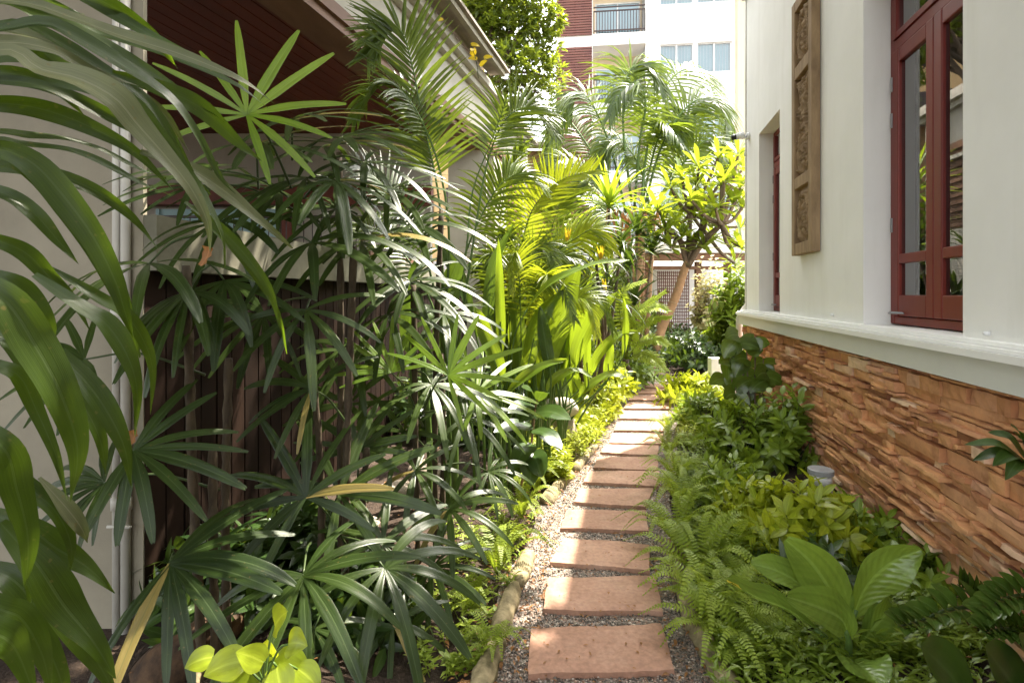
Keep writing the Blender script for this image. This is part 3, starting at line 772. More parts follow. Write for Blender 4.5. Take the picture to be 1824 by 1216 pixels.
# the terrace under the soffit
mb = MB(); mb.box(-9.5, -1.3, 8.6, 8.8, -.1, 4.12); mb.build('terrace_wall', M['nplaster'], nb, smooth=False)
mb = MB(); mb.box(-9.5, -1.25, 8.35, 8.57, 2.95, 3.25); mb.box(-9.5, -1.25, 8.40, 8.57, 1.95, 2.12); mb.box(-3.6, -3.45, 8.42, 8.56, 0, 2.94)
mb.box(-6.1, -5.95, 8.42, 8.56, 0, 2.94); mb.build('timber_frame', M['soffit'], nb, smooth=False)
mb = MB(); mb.box(-5.6, -3.7, 8.50, 8.58, 2.2, 2.9)
for k in range(4): mb.box(-5.6 + k * .62, -5.55 + k * .62, 8.47, 8.50, 2.2, 2.9)
mb.build('terrace_window', M['blind'], nb, smooth=False)
mb = MB(); y = 7.4
mb.tube([(-5.5, y, 2.62), (-1.5, y, 2.62)], .02, 6); mb.tube([(-5.5, y, 2.05), (-1.5, y, 2.05)], .018, 6)
for k in range(34): mb.tube([(-5.5 + k * .12, y, 2.05), (-5.5 + k * .12, y, 2.62)], .008, 5)
mb.build('railing', M['rail'], nb)
mb = MB(); mb.box(-5.6, -1.45, 7.36, 8.34, 1.80, 2.02); mb.build('terrace_floor', M['nplaster'], nb, smooth=False)

# small outbuilding beyond it
ob = thing('outbuilding', 'small tiled roof outbuilding beyond the neighbouring house eave', 'outbuilding', (1.2, 14.6, 0))
mb = MB(); mb.box(-.4, 1.75, 14.2, 16, -.1, 5.35); mb.build('wall', M['bark'], ob, smooth=False)
mb = MB()
for k in range(6): mb.box(-.7, 2.05 - .0 * k, 13.7 + k * .3, 14.1 + k * .3, 5.36 + k * .09, 5.42 + k * .09)
mb.build('roof', M['rooftile'], ob, smooth=False)
mb = MB(); mb.tube([(.55, 14.0, 5.95), (.45, 14.0, 6.7), (.2, 14.2, 6.75)], .025, 6); mb.build('vent_pipe', M['rail'], ob)

# ================================================================== apartment tower
TA = V((2.03, 25, 0)); TD = V((7.96, -.9, 0)).normalized(); TN = V((TD.y, -TD.x, 0))
def tp(a, n, z): return TA + TD * a + TN * n + V((0, 0, z))
tw = thing('apartment_building', 'tall white apartment block with teal blinds and red brown louvre screens in the background', 'building', tp(4, -4, 0))
mb = MB(); TZ = 24.0
floors = [12.9 + 3.14 * k for k in range(-4, 4)]
A = (1.70, 4.08)                                                # balcony bay
WIN = ((4.72, 6.20), (6.36, 7.86))
mb.box(0, A[0], -.3, 0, 0, TZ, tp); mb.box(A[1], WIN[0][0], -.3, 0, 0, TZ, tp); mb.box(WIN[0][1], WIN[1][0], -.3, 0, 0, TZ, tp); mb.box(WIN[1][1], 8.0, -.3, 0, 0, TZ, tp)
prev = 0
for zt in floors:
    for a, b in WIN: mb.box(a, b, -.3, 0, prev, zt - 1.34, tp)
    prev = zt
for a, b in WIN: mb.box(a, b, -.3, 0, prev, TZ, tp)
mb.box(A[0], A[1], -1.5, -1.3, 0, TZ, tp)
for zt in floors: mb.box(A[0], A[1], -1.3, .04, zt + .08 - 3.14, zt + .62 - 3.14, tp)
mb.box(A[0], A[1], -1.3, .04, floors[-1] + .08, floors[-1] + .62, tp)
mb.box(0, 8.0, -8, -1.5, 0, TZ, tp)
mb.build('wall', M['tower'], tw, smooth=False)
mb = MB(); mb.box(8.002, 9.1, -8, .35, 0, TZ, tp); mb.build('stair_wall', M['cream'], tw, smooth=False)
mb = MB(); mb.box(A[0] + .001, A[1] - .001, -1.298, -1.27, 0, TZ, tp); mb.build('balcony_wall', M['cream'], tw, smooth=False)


def tkid(mb, name, mat, par):
    o = mb.build(name, mat, None, False); o.data.transform(Matrix.Translation(-tw.location)); o.parent = par; return o


for i, zt in enumerate(floors):
    if zt < 6 or zt > 18: continue
    for a, b in WIN:
        z0 = zt - 1.34; mb = MB()
        mb.box(a, a + .05, -.16, -.08, z0, zt, tp); mb.box(b - .05, b, -.16, -.08, z0, zt, tp); mb.box((a + b) / 2 - .035, (a + b) / 2 + .035, -.16, -.08, z0 + .05, zt - .05, tp)
        mb.box(a + .05, b - .05, -.16, -.08, z0, z0 + .05, tp); mb.box(a + .05, b - .05, -.16, -.08, zt - .05, zt, tp)
        w = mb.build('window', M['alu'], tw, smooth=False)
        mb = MB(); n = 22
        for k in range(n):
            s = a + (b - a) * k / n; mb.box(s + .004, s + (b - a) / n - .004, -.27 + .02 * (k % 2), -.25 + .02 * (k % 2), z0, zt, tp)
        tkid(mb, 'blind', M['blind'], w)
        mb = MB(); mb.quad(tp(a + .05, -.12, z0 + .05), tp(b - .05, -.12, z0 + .05), tp(b - .05, -.12, zt - .05), tp(a + .05, -.12, zt - .05)); tkid(mb, 'pane', M['towerglass'], w)
    # balcony door and railing
    z0 = zt - 2.5; a, b = 1.86, 3.98; mb = MB(); h = 1.95
    for s in (a, (a + b) / 2 - .03, b - .06): mb.box(s, s + .06, -1.265, -1.20, z0, z0 + h, tp)
    mb.box(a, b, -1.265, -1.205, z0 + h, z0 + h + .06, tp); w = mb.build('balcony_door', M['alu'], tw, smooth=False)
    mb = MB(); mb.box(a + .06, b - .06, -1.262, -1.25, z0, z0 + h, tp); tkid(mb, 'blind', M['blind'], w)
    mb = MB(); mb.quad(tp(a + .06, -1.225, z0), tp(b - .06, -1.225, z0), tp(b - .06, -1.225, z0 + h), tp(a + .06, -1.225, z0 + h)); tkid(mb, 'pane', M['towerglass'], w)
    mb = MB(); zr = zt - 2.50
    for z in (zr + .1, zr + 1.0, zr + 1.18): mb.box(A[0] + .03, A[1] - .02, -.03, .02, z, z + .05, tp)
    for k in range(19): s = A[0] + .03 + k * .128; mb.box(s, s + .03, -.02, .01, zr, zr + 1.0, tp)
    mb.build('balcony_railing', M['rail'], tw, smooth=False)
    mb = MB(); zl = zt - 2.55; lh = 2.62
    for k in range(22): mb.box(.05, A[0] - .04, .03, .09, zl + k * lh / 22, zl + k * lh / 22 + .082, tp)
    for s in (.05, .86, A[0] - .1): mb.box(s, s + .05, .012, .029, zl, zl + lh, tp)
    mb.build('louvre_screen', M['louvre'], tw, smooth=False)

# ochre house behind the neighbour's roof, mirrored in the big window
yh = thing('ochre_house', 'ochre house far behind the neighbouring roof, mirrored in the large window', 'house', (-5, 24, 0))
mb = MB(); mb.box(-10, -1.2, 22, 30, 0, 11.5); mb.build('wall', M['yellowhouse'], yh, smooth=False)
for x in (-8.2, -6, -4.1, -2.7):
    for z in (4.6, 7.2, 9.4):
        mb = MB(); mb.box(x, x + .9, 21.93, 21.997, z, z + 1.3); mb.build('window', M['rail'], yh, smooth=False)

# ================================================================== far garden: wall, pavilion
fw = thing('boundary_wall', 'sunlit white boundary wall closing the far end of the garden', 'wall', (3, 16.5, 0))
mb = MB(); mb.box(-3.5, 14, 16.9, 17.1, -.1, 2.6); mb.build('wall', M['tower'], fw, smooth=False)
pv = thing('garden_pavilion', 'far timber pavilion with a pale flat roof edge and lattice screen behind the leaning tree', 'pavilion', (4.6, 13.6, 0))
Yp = 13.6
def ux(u, Y): return (u - 912) / FPX * Y
def vz(v, Y): return CAMH - (v - HOR) / FPX * Y
mb = MB(); mb.box(ux(1128, Yp), ux(1345, Yp), Yp - .35, Yp + 3, vz(452, Yp), vz(436, Yp)); mb.build('roof', M['trim'], pv, smooth=False)
mb = MB(); mb.box(ux(1130, Yp), ux(1345, Yp), Yp - .28, Yp - .12, vz(465, Yp), vz(453, Yp)); mb.box(ux(1130, Yp), ux(1345, Yp), Yp - .05, Yp + .05, vz(480, Yp), vz(474, Yp)); mb.build('beam', M['timber'], pv, smooth=False)
for u in (1146, 1240, 1292):
    mb = MB(); mb.box(ux(u, Yp), ux(u, Yp) + .14, Yp, Yp + .14, 0, vz(466, Yp)); mb.build('post', M['timber'], pv, smooth=False)
mb = MB(); x0, x1 = ux(1176, Yp), ux(1232, Yp); y = Yp + .25
for k in range(17): s = x0 + (x1 - x0) * k / 16; mb.box(s, s + .022, y, y + .02, .5, vz(482, Yp))
for k in range(20): z = .5 + k * .085; mb.box(x0, x1, y + .022, y + .04, z, z + .02)
mb.build('lattice_screen', M['louvre'], pv, smooth=False)
mb = MB(); mb.box(ux(1140, Yp), ux(1340, Yp), Yp + 2.9, Yp + 3.0, 0, vz(466, Yp)); mb.build('back_wall', M['tower'], pv, smooth=False)
wpst = thing('white_post', 'low white square post half hidden by the round leaved shrub at the house corner', 'post', gp(1277, 720))
c = gp(1277, 722); mb = MB(); mb.box(c.x - .075, c.x + .075, c.y, c.y + .15, 0, .66)
o = mb.build('shaft', M['trim'], wpst, smooth=False)

# ================================================================== PLANTS
CAMP = V((0, 0, CAMH))


def toward(p, up=.5, side=0.0):
    d = (CAMP - V(p)).normalized()
    return (d + UP * up + V((side, 0, 0))).normalized()


# ---- strap leaved dracaena, left foreground: each leaf along its own midrib
dr = thing('strap_leaf_plant', 'large strap leaved plant with long wavy leaves filling the left foreground', 'plant', (-1.5, 1.25, 0))
mb = MB()
stems = [[(-1.52, 1.3, 0), (-1.50, 1.28, .8), (-1.47, 1.25, 1.5), (-1.42, 1.2, 2.25)], [(-1.42, 1.2, 0), (-1.40, 1.16, .6), (-1.36, 1.12, 1.15), (-1.33, 1.1, 1.55)], [(-1.3, 1.35, 0), (-1.28, 1.3, .4), (-1.26, 1.26, .85)]]
for s_ in stems: mb.tube(spline(s_, 12), [.022 - .0006 * i for i in range(13)], 8)
mb.build('stem', M['cane'], dr)
# (points in photo px, near depth, far depth, full width in px, pale?, up)
DL = [
    ([(-130, 10), (30, 3), (130, 32), (210, 62), (325, 98), (430, 142), (488, 185)], 1.05, 1.35, 40, 1, .9),
    ([(60, -70), (165, -8), (232, 32), (285, 78), (316, 122)], 1.15, 1.35, 44, 2, -.3),
    ([(-130, 70), (0, 52), (80, 42), (150, 74), (222, 118), (300, 172), (350, 240), (388, 310), (420, 345)], 1.0, 1.3, 42, 0, .9),
    ([(-120, 100), (0, 76), (90, 88), (160, 124), (256, 156)], .95, 1.2, 36, 1, .9),
    ([(200, 130), (300, 163), (362, 196), (420, 250), (466, 287)], 1.2, 1.45, 46, 2, .2),
    ([(-110, 110), (15, 88), (70, 122), (140, 140), (205, 175), (245, 222), (292, 275), (340, 335), (370, 398), (374, 452)], .95, 1.15, 66, 1, .6),
    ([(-120, 190), (0, 184), (80, 196), (160, 226), (242, 272), (312, 342)], 1.05, 1.3, 48, 0, -.1),
    ([(-110, 245), (0, 250), (50, 258), (120, 268), (182, 290), (250, 325), (303, 348)], 1.0, 1.25, 28, 0, 1.2),
    ([(-110, 260), (0, 266), (60, 292), (110, 345), (165, 420), (205, 500), (224, 560), (238, 602)], .95, 1.12, 64, 0, -.1),
    ([(250, 270), (335, 300), (402, 342), (468, 398), (522, 442)], 1.25, 1.5, 42, 1, .7),
    ([(330, 360), (388, 404), (440, 458), (482, 522), (500, 592)], 1.3, 1.5, 28, 2, .1),
    ([(-110, 400), (0, 430), (48, 452), (85, 490), (130, 535), (162, 592)], .95, 1.1, 42, 0, .0),
    ([(60, 490), (148, 548), (190, 578), (226, 632), (244, 694), (240, 776)], 1.0, 1.1, 50, 2, .7),
    ([(-110, 470), (0, 500), (50, 528), (84, 575), (92, 620)], .9, 1.0, 56, 0, .2),
    ([(-120, 470), (0, 528), (60, 612), (108, 702), (138, 800), (126, 892)], .82, .95, 88, 2, .35),
    ([(60, 600), (130, 656), (180, 716), (220, 792), (234, 866)], .95, 1.02, 54, 0, .6),
    ([(-110, 620), (0, 652), (38, 674), (62, 724), (100, 812), (120, 892)], .9, 1.0, 40, 2, .2),
    ([(-120, 720), (0, 790), (30, 872), (50, 962), (44, 1052)], .8, .9, 66, 0, .3),
    ([(-100, 790), (0, 836), (50, 868), (100, 912), (127, 972), (122, 1036)], .95, 1.05, 44, 0, .5),
    ([(-60, 900), (48, 940), (100, 976), (156, 1010), (204, 1056)], 1.0, 1.1, 60, 0, .2),
    ([(0, 930), (65, 1004), (112, 1076), (166, 1142), (206, 1208)], .92, 1.0, 82, 0, .5),
    ([(70, 850), (120, 906), (145, 940), (156, 966)], 1.0, 1.05, 36, 1, .5),
    ([(-100, 1040), (0, 1084), (40, 1104), (76, 1168), (92, 1240)], .85, .95, 64, 0, .4),
    ([(-100, 1080), (-10, 1126), (30, 1160), (70, 1260)], .8, .9, 70, 0, .4),
    ([(-120, 120), (-10, 128), (60, 140), (110, 170), (150, 205)], 1.1, 1.25, 34, 0, .3),
    ([(-60, -60), (20, -20), (90, 10), (150, 26)], 1.1, 1.2, 40, 0, .4),
    ([(-120, 330), (0, 342), (60, 380), (105, 430), (140, 470)], 1.1, 1.2, 40, 0, .5),
    ([(-60, 1000), (20, 1030), (70, 1090), (100, 1160)], 1.1, 1.15, 60, 0, .3),
    ([(-80, 560), (10, 600), (60, 660), (110, 735), (150, 800)], 1.1, 1.2, 48, 0, .2),
]
for pts, w, pale in (([(-100, -30), (60, 20), (180, 75), (300, 150), (402, 218)], 34, 2), ([(-80, 140), (60, 150), (160, 190), (262, 244), (352, 302)], 36, 0), ([(-60, -80), (120, -20), (260, 58), (385, 122)], 34, 2),
                     ([(-100, 40), (80, 70), (200, 140), (290, 202), (338, 272)], 36, 1), ([(-100, 300), (40, 300), (150, 330), (232, 384), (282, 444)], 34, 0), ([(-90, 60), (100, 112), (230, 200), (322, 284)], 30, 0)):
    DL.append((pts, 1.1, 1.35, w, pale, U(0, .8)))
for k in range(13):                                             # younger leaves between the big ones
    pts, y0, y1, w, pale, up = DL[(k * 5 + 2) % 27]; du, dv = U(-45, 35), U(-60, 60)
    DL.append(([(u + du, v + dv * (.3 + .7 * i / len(pts))) for i, (u, v) in enumerate(pts)], y0 + U(.02, .15), y1 + U(.05, .2), w * U(.7, 1), 0 if k % 3 else 2, up + U(-.3, .3)))
for k, (pts, y0, y1, w, pale, up) in enumerate(DL):
    n = len(pts); P = [px(u, v, y0 + (y1 - y0) * i / (n - 1)) for i, (u, v) in enumerate(pts)]
    mb = MB(); ym = (y0 + y1) / 2
    curve_leaf(mb, P, w / FPX * ym / 2 * .74, toward(P[n // 2], up, U(-.2, .5)), DRAC, 26, 4, .28, .20, [U(.2, .6), U(.3, .8), U(.9, 1)][pale], U(-.7, .7), k * 1.7)
    mb.build('leaf', M['dracaena_pale' if pale == 1 else 'dracaena'], dr)
for a, b in (((374, 440), (358, 474)), ((238, 765), (234, 792))):
    mb = MB(); curve_leaf(mb, [px(*a, 1.15), px((a[0] + b[0]) / 2 + 3, (a[1] + b[1]) / 2, 1.15), px(*b, 1.14)], .012, (0, -1, .2), lambda t: 1 - .6 * t, 5, 2, .5, .3)
    mb.build('withered_tip', M['dry'], dr)

# ---- lady palms: (u, v, Y, radius px, axis deg, spread, normal y, normal z, droop, clump, bright)
FN_ = [
    (440, 205, 1.95, 185, 70, 150, -.9, .35, .25, 1, 1), (265, 470, 1.9, 225, -90, 115, -.35, .95, 1.0, 0, 0), (335, 520, 2.0, 185, -80, 75, -.6, .6, .9, 0, 0),
    (597, 322, 2.2, 205, -25, 105, -.4, .9, .8, 1, 0), (555, 432, 2.3, 210, -30, 125, -.5, .85, .9, 1, 0), (545, 552, 2.2, 180, -75, 115, -.7, .6, .9, 1, 0),
    (555, 692, 2.4, 140, 150, 125, -.8, .6, .6, 1, 0), (697, 663, 2.7, 112, 100, 105, -.8, .6, .2, 3, 1), (798, 668, 2.6, 135, 55, 125, -.8, .6, .2, 3, 1),
    (768, 684, 2.8, 150, -40, 150, -.5, .85, .8, 3, 0), (303, 1003, 1.9, 235, -18, 100, -.6, .8, .7, 0, 0), (545, 885, 2.3, 168, 110, 145, -.8, .55, .5, 2, 0),
    (605, 880, 2.4, 190, 50, 145, -.75, .6, .5, 2, 0), (540, 1025, 2.0, 215, -60, 145, -.55, .8, .8, 2, 0), (685, 1012, 2.1, 205, -55, 130, -.55, .8, .9, 2, 0),
    (682, 968, 2.35, 150, 70, 155, -.6, .8, .7, 2, 0), (800, 905, 2.7, 130, -30, 145, -.6, .8, .9, 3, 0), (740, 838, 2.75, 125, -20, 155, -.5, .85, .8, 3, 0),
    (238, 802, 1.8, 195, 0, 95, -.6, .7, .5, 0, 0), (640, 800, 2.7, 125, 85, 120, -.8, .5, .3, 2, 0), (830, 745, 3.0, 130, -20, 135, -.5, .8, .8, 3, 0),
    (455, 258, 2.2, 190, 15, 115, -.4, .9, .6, 1, 0), (395, 395, 2.35, 165, -65, 130, -.6, .75, .9, 1, 0), (640, 430, 2.6, 195, -20, 120, -.4, .9, .8, 1, 0),
    (470, 560, 2.5, 150, -120, 115, -.6, .7, .8, 1, 0), (350, 330, 2.3, 150, 160, 120, -.5, .8, .6, 1, 0), (690, 560, 2.95, 150, -30, 125, -.5, .8, .8, 3, 0),
    (620, 625, 2.9, 150, -100, 130, -.6, .7, .8, 1, 0), (870, 840, 3.2, 95, -40, 140, -.5, .8, .9, 3, 0), 
    (500, 340, 2.5, 170, 200, 130, -.5, .8, .7, 1, 0), (610, 245, 2.4, 150, 5, 120, -.4, .9, .6, 1, 0), (560, 1120, 2.15, 130, -90, 130, -.5, .8, .9, 2, 0),
    (700, 1110, 2.3, 120, -60, 140, -.5, .8, .9, 2, 0), (770, 1010, 2.6, 120, -50, 140, -.5, .8, .9, 3, 0), (850, 700, 3.1, 120, 30, 130, -.6, .7, .4, 3, 1),
    (150, 640, 2.0, 150, 210, 120, -.6, .6, .6, 0, 0), (185, 860, 2.05, 150, 200, 110, -.6, .6, .6, 0, 0), (620, 720, 3.0, 150, 100, 150, -.8, .5, .4, 1, 0),
    (720, 770, 3.1, 120, 120, 150, -.7, .6, .5, 3, 0), 
    (520, 215, 2.3, 170, 10, 120, -.4, .9, .6, 1, 0), (575, 262, 2.5, 170, -10, 120, -.4, .9, .7, 1, 0), (650, 290, 2.6, 160, -20, 120, -.4, .9, .8, 1, 0), (690, 345, 2.8, 160, -30, 120, -.4, .9, .9, 3, 0),
    (735, 400, 3.0, 150, -40, 120, -.5, .8, .9, 3, 0), (600, 372, 2.5, 170, -150, 120, -.5, .8, .9, 1, 0), 
    (730, 500, 3.1, 150, -40, 120, -.5, .8, .9, 3, 0), (375, 300, 2.2, 160, 170, 120, -.4, .9, .7, 1, 0), (545, 318, 2.4, 165, -100, 120, -.5, .8, .9, 1, 0),
    
    (790, 560, 3.3, 130, -40, 130, -.5, .8, .9, 3, 0), (400, 500, 2.2, 175, -75, 90, -.6, .7, .9, 0, 0), 
]
CL = [('slender lady palm beside the pier pipes with one glossy low fan lit by the sun', (-1.15, 2.15, .05)), ('tallest lady palm, its cane rising before the dark fence with layers of drooping fans', (-.88, 2.55, .05)),
      ('low wide lady palm in the left foreground with large overlapping fans near the ground', (-.72, 2.5, .05)), ('lady palm with a bright yellow green young fan beside the heliconia stalks', (-.42, 3.0, .05))]
palms = []
for lab, loc in CL: palms.append(thing('lady_palm', lab, 'palm', loc, 'lady palms along the fence'))
for c, (lab, loc) in enumerate(CL):
    hs = [f for f in FN_ if f[9] == c]; loc = V(loc)
    zt = max(vz(f[1], f[2]) for f in hs)
    for k in range(3):
        o = V((U(-.12, .12), U(-.1, .2), 0)); top = zt * (.97, .75, .55)[k]
        mb = MB(); P = spline([loc + o, loc + o * 1.3 + V((U(-.03, .03), 0, top * .5)), loc + o * 1.6 + V((U(-.05, .05), 0, top))], 24)
        mb.tube(P, [.017 * (1 + .18 * math.sin(i * 2.3)) for i in range(25)], 8); mb.build('cane', M['cane'], palms[c])
for (u, v, Y, R, th, spd, ny, nz, dp, c, br) in FN_:
    hub = px(u, v, Y); loc = V(CL[c][1]); th = math.radians(th); r = R / FPX * Y
    ax = V((math.cos(th), 0, math.sin(th)))
    mb, sm = MB(), MB()
    base = V((loc.x + U(-.08, .08), loc.y + U(0, .15), max(.1, hub.z - U(.05, .3))))
    base = base.lerp(hub - ax * .35, .45)
    fan(mb, sm, base, hub, V((U(-.2, .2), ny, nz)), ax + V((0, -.2, 0)), r * 1.08, 11 if br else rnd.choice((7, 8, 9, 10)), spd, dp, r * (.062 if c in (0, 2) else .052), U(.3, .7))
    fr = mb.build('fan_leaf', M['palm_bright' if br else 'palm_dark'], palms[c])
    o = sm.build('petiole', M['stalk_dark'], None); o.data.transform(Matrix.Translation(-loc)); o.parent = fr

# ---- areca palm with the big arching frond, between fence and neighbour's pier
def frond_part(root, pts, Ys, normal, Lpx, Wm, pairs, mat, stalk='stalk', vee=.35, droop=.5, a0=68, a1=20, var=.5, t0=.12, one=0, r=.010):
    n = len(pts); P = [px(u, v, Ys[0] + (Ys[1] - Ys[0]) * i / (n - 1)) for i, (u, v) in enumerate(pts)]
    ym = sum(Ys) / 2; mb, sm = MB(), MB()
    pinnate(mb, sm, P, normal, Lpx / FPX * ym, Wm, pairs, vee, droop, t0, a0, a1, var, r, 5, one=one)
    f = mb.build('frond', mat, root)
    o = sm.build('midrib', M[stalk], None); o.data.transform(Matrix.Translation(-root.location)); o.parent = f


ar = thing('areca_palm', 'areca palm with a tall feather frond arching over in front of the neighbouring beam', 'palm', (-.50, 3.7, .05), 'feather palms')
frond_part(ar, [(800, 640), (788, 480), (785, 381), (772, 296), (756, 230), (736, 125), (714, 55), (680, 60), (655, 100)], (3.7, 3.4), (.35, -.85, .3), 150, .013, 52, M['areca'], vee=.15, droop=.35, t0=.34, a0=58, a1=25)
frond_part(ar, [(790, 600), (800, 420), (780, 290), (740, 195), (700, 152), (660, 165), (632, 215)], (3.7, 3.3), (0, -.5, .8), 105, .012, 46, M['areca'], vee=.2, droop=.9, t0=.4)
frond_part(ar, [(800, 620), (830, 450), (842, 340), (880, 240), (905, 170)], (3.8, 4.0), (.1, -.8, .5), 20, .010, 10, M['areca'], t0=.7)
frond_part(ar, [(790, 620), (770, 500), (740, 420), (690, 340), (640, 300), (590, 310)], (3.7, 3.4), (0, -.5, .9), 110, .012, 40, M['palm_dark'], vee=.2, droop=.9, t0=.35)
frond_part(ar, [(800, 640), (815, 500), (850, 400), (890, 330), (930, 310), (960, 330)], (3.8, 4.2), (0, -.6, .8), 110, .012, 40, M['areca'], vee=.2, droop=.9, t0=.35)
frond_part(ar, [(800, 640), (760, 520), (700, 430), (640, 400), (590, 430)], (3.8, 4.1), (0, -.5, .9), 120, .012, 38, M['areca'], vee=.2, droop=1.0, t0=.3)
frond_part(ar, [(815, 620), (845, 420), (868, 290), (900, 214), (945, 192), (988, 236)], (3.8, 4.2), (.1, -.7, .6), 110, .012, 44, M['areca'], vee=.15, droop=.6, t0=.42)
mb = MB()
for k in range(5):
    x = -.50 + U(-.15, .15); y = 3.75 + U(-.1, .15); mb.tube(spline([(x, y, 0), (x + U(-.03, .03), y, .5), (x + U(-.05, .05), y, U(.9, 1.3))], 10), .022, 8)
mb.build('cane', M['stalk'], ar)

gp_ = thing('golden_palm', 'golden palm with yellow backlit fronds arching over the middle of the left bed', 'palm', (.10, 5.4, .05), 'feather palms')
GA = M['areca_gold']
frond_part(gp_, [(930, 640), (925, 480), (940, 395), (965, 350), (1005, 318), (1060, 304)], (5.4, 5.3), (-.5, -.8, .5), 105, .017, 34, GA, vee=.3, droop=.15, t0=.28, a0=75, a1=40, var=.6)
frond_part(gp_, [(935, 640), (950, 520), (985, 455), (1025, 425), (1060, 408), (1088, 440)], (5.4, 5.1), (0, -.7, .6), 100, .014, 40, GA, vee=-.1, droop=.8, t0=.3, var=.4)
frond_part(gp_, [(925, 640), (905, 520), (890, 430), (900, 330), (930, 260)], (5.4, 5.6), (.2, -.9, .3), 90, .014, 34, M['areca'], t0=.3)
frond_part(gp_, [(930, 640), (940, 540), (960, 480), (1000, 455), (1040, 470)], (5.4, 5.0), (0, -.7, .7), 80, .013, 34, M['areca'], vee=0, droop=.9, t0=.3)
frond_part(gp_, [(925, 640), (915, 560), (900, 500), (870, 460), (845, 470)], (5.4, 5.0), (0, -.7, .7), 90, .013, 34, M['areca'], vee=0, droop=.9, t0=.3)
frond_part(gp_, [(935, 640), (960, 500), (985, 400), (1005, 350), (1040, 335)], (5.5, 5.9), (0, -.8, .5), 90, .014, 34, M['areca'], t0=.3)
mb = MB()
for k in range(6):
    x = .10 + U(-.2, .2); y = 5.4 + U(-.2, .2); mb.tube(spline([(x, y, 0), (x + U(-.04, .04), y, .5), (x + U(-.08, .08), y, U(.9, 1.4))], 10), .024, 8)
mb.build('cane', M['stalk'], gp_)

# ---- heliconia clump: paddle leaves on upright stalks
he = thing('heliconia', 'heliconia clump of broad backlit paddle leaves on upright green stalks', 'plant', (-.05, 4.4, .05))
HL = [  # px polyline from stalk to tip, Y, width px, dark?, normal
    ([(893, 700), (892, 600), (890, 510), (888, 425)], 4.2, 24, 0, (.3, -1, .1)), ([(800, 690), (790, 600), (800, 510), (822, 452)], 3.7, 58, 1, (.2, -1, .3)),
    ([(735, 700), (728, 600), (735, 520), (742, 462)], 3.6, 44, 1, (-.4, -1, .4)), ([(905, 660), (922, 568), (980, 506), (1050, 474), (1122, 463)], 4.4, 30, 0, (-.3, -.5, 1)),
    ([(960, 700), (975, 620), (1000, 545), (1032, 470)], 4.7, 78, 0, (.5, -1, .2)), ([(1042, 760), (1045, 665), (1047, 600), (1044, 540)], 5.2, 18, 0, (0, -1, .2)),
    ([(1100, 690), (1113, 608), (1114, 565), (1110, 530)], 5.4, 17, 0, (0, -1, .1)), ([(1078, 720), (1082, 655), (1086, 630), (1088, 606)], 5.4, 24, 0, (0, -1, .2)),
    ([(905, 760), (885, 650), (862, 590), (845, 545)], 3.9, 42, 0, (.4, -1, .1)), ([(990, 740), (976, 640), (968, 590), (962, 545)], 4.5, 34, 1, (.2, -1, .4)),
    ([(930, 730), (945, 620), (965, 560), (1000, 520)], 4.6, 46, 0, (.3, -1, .2)), ([(870, 720), (850, 600), (820, 500), (780, 430), (745, 400)], 4.0, 40, 1, (.2, -.8, .6)),
    ([(1020, 720), (1030, 620), (1060, 560), (1100, 520)], 5.0, 40, 0, (-.2, -1, .4)), ([(915, 740), (925, 640), (918, 560), (905, 500)], 4.8, 44, 0, (.3, -1, 0)),
    ([(880, 740), (915, 690), (960, 655), (1010, 640)], 4.2, 30, 0, (-.2, -.6, 1)), ([(955, 740), (985, 680), (1020, 660), (1055, 672)], 4.6, 28, 0, (0, -.7, .9)),
    ([(840, 720), (815, 620), (770, 560), (735, 540)], 4.0, 40, 1, (.2, -.8, .6)), ([(1010, 740), (1045, 690), (1085, 668), (1120, 672)], 5.2, 26, 0, (0, -.7, .9)),
    ([(985, 720), (1010, 600), (1015, 500), (1005, 400)], 5.6, 52, 0, (.4, -1, .1)), ([(960, 700), (950, 560), (940, 460), (950, 380)], 5.7, 50, 0, (-.3, -1, .1)),
    ([(860, 700), (868, 560), (880, 470), (915, 400)], 4.4, 30, 1, (.2, -1, .1)), ([(1040, 720), (1062, 640), (1096, 600), (1135, 590)], 5.4, 26, 0, (0, -.7, .8)),
]
for k in range(26):
    u = U(885, 1050); v = U(470, 640); Y = 4.9 + (u - 885) / 165 * 1.3 + U(-.2, .5); du = U(-40, 45)
    HL.append(([(u - du * .5, 730), (u, v + 90), (u + du * .5, v + 25), (u + du, v - 30)], Y, U(18, 42), int(U(0, 1) < .3), (U(-.4, .5), -1, U(0, .5))))
for k, (pts, Y, w, dk, nn) in enumerate(HL):
    P = [px(u, v, Y) for u, v in pts]; b0 = P[0]; root = V((b0.x + U(-.06, .06) - (.55 if pts[0][0] > 1005 else 0), Y + .1, .03))
    mb = MB(); curve_leaf(mb, P[1:] if len(P) > 4 else [P[0].lerp(P[1], .55)] + P[1:], w / FPX * Y / 2 * .72, nn, PADDLE, 18, 6, .32, .20, U(.1, .9), U(-.9, .9), k)
    lf = mb.build('leaf', M['paddle_dark' if dk else 'paddle'], he)
    sm = MB(); q = P[0].lerp(P[1], .6); sm.tube(spline([root, root.lerp(q, .5) + V((U(-.03, .03), 0, .04)), q, P[1].lerp(P[2], .3)], 10), [.012 - .0007 * i for i in range(11)], 7)
    o = sm.build('stalk', M['stalk'], None); o.data.transform(Matrix.Translation(-he.location)); o.parent = lf
mb = MB()
for k in range(26):
    u = U(872, 1010); Y = 3.9 + (u - 872) / 138 * 1.1; p = gp(u, 525 + CAMH * FPX / Y); h = U(.5, .95)
    mb.tube(spline([p, p + V((U(-.03, .03), 0, h * .5)), p + V((U(-.08, .08), 0, h))], 8), [.016 - .001 * i for i in range(9)], 7)
mb.build('young_stalks', M['stalk'], he)
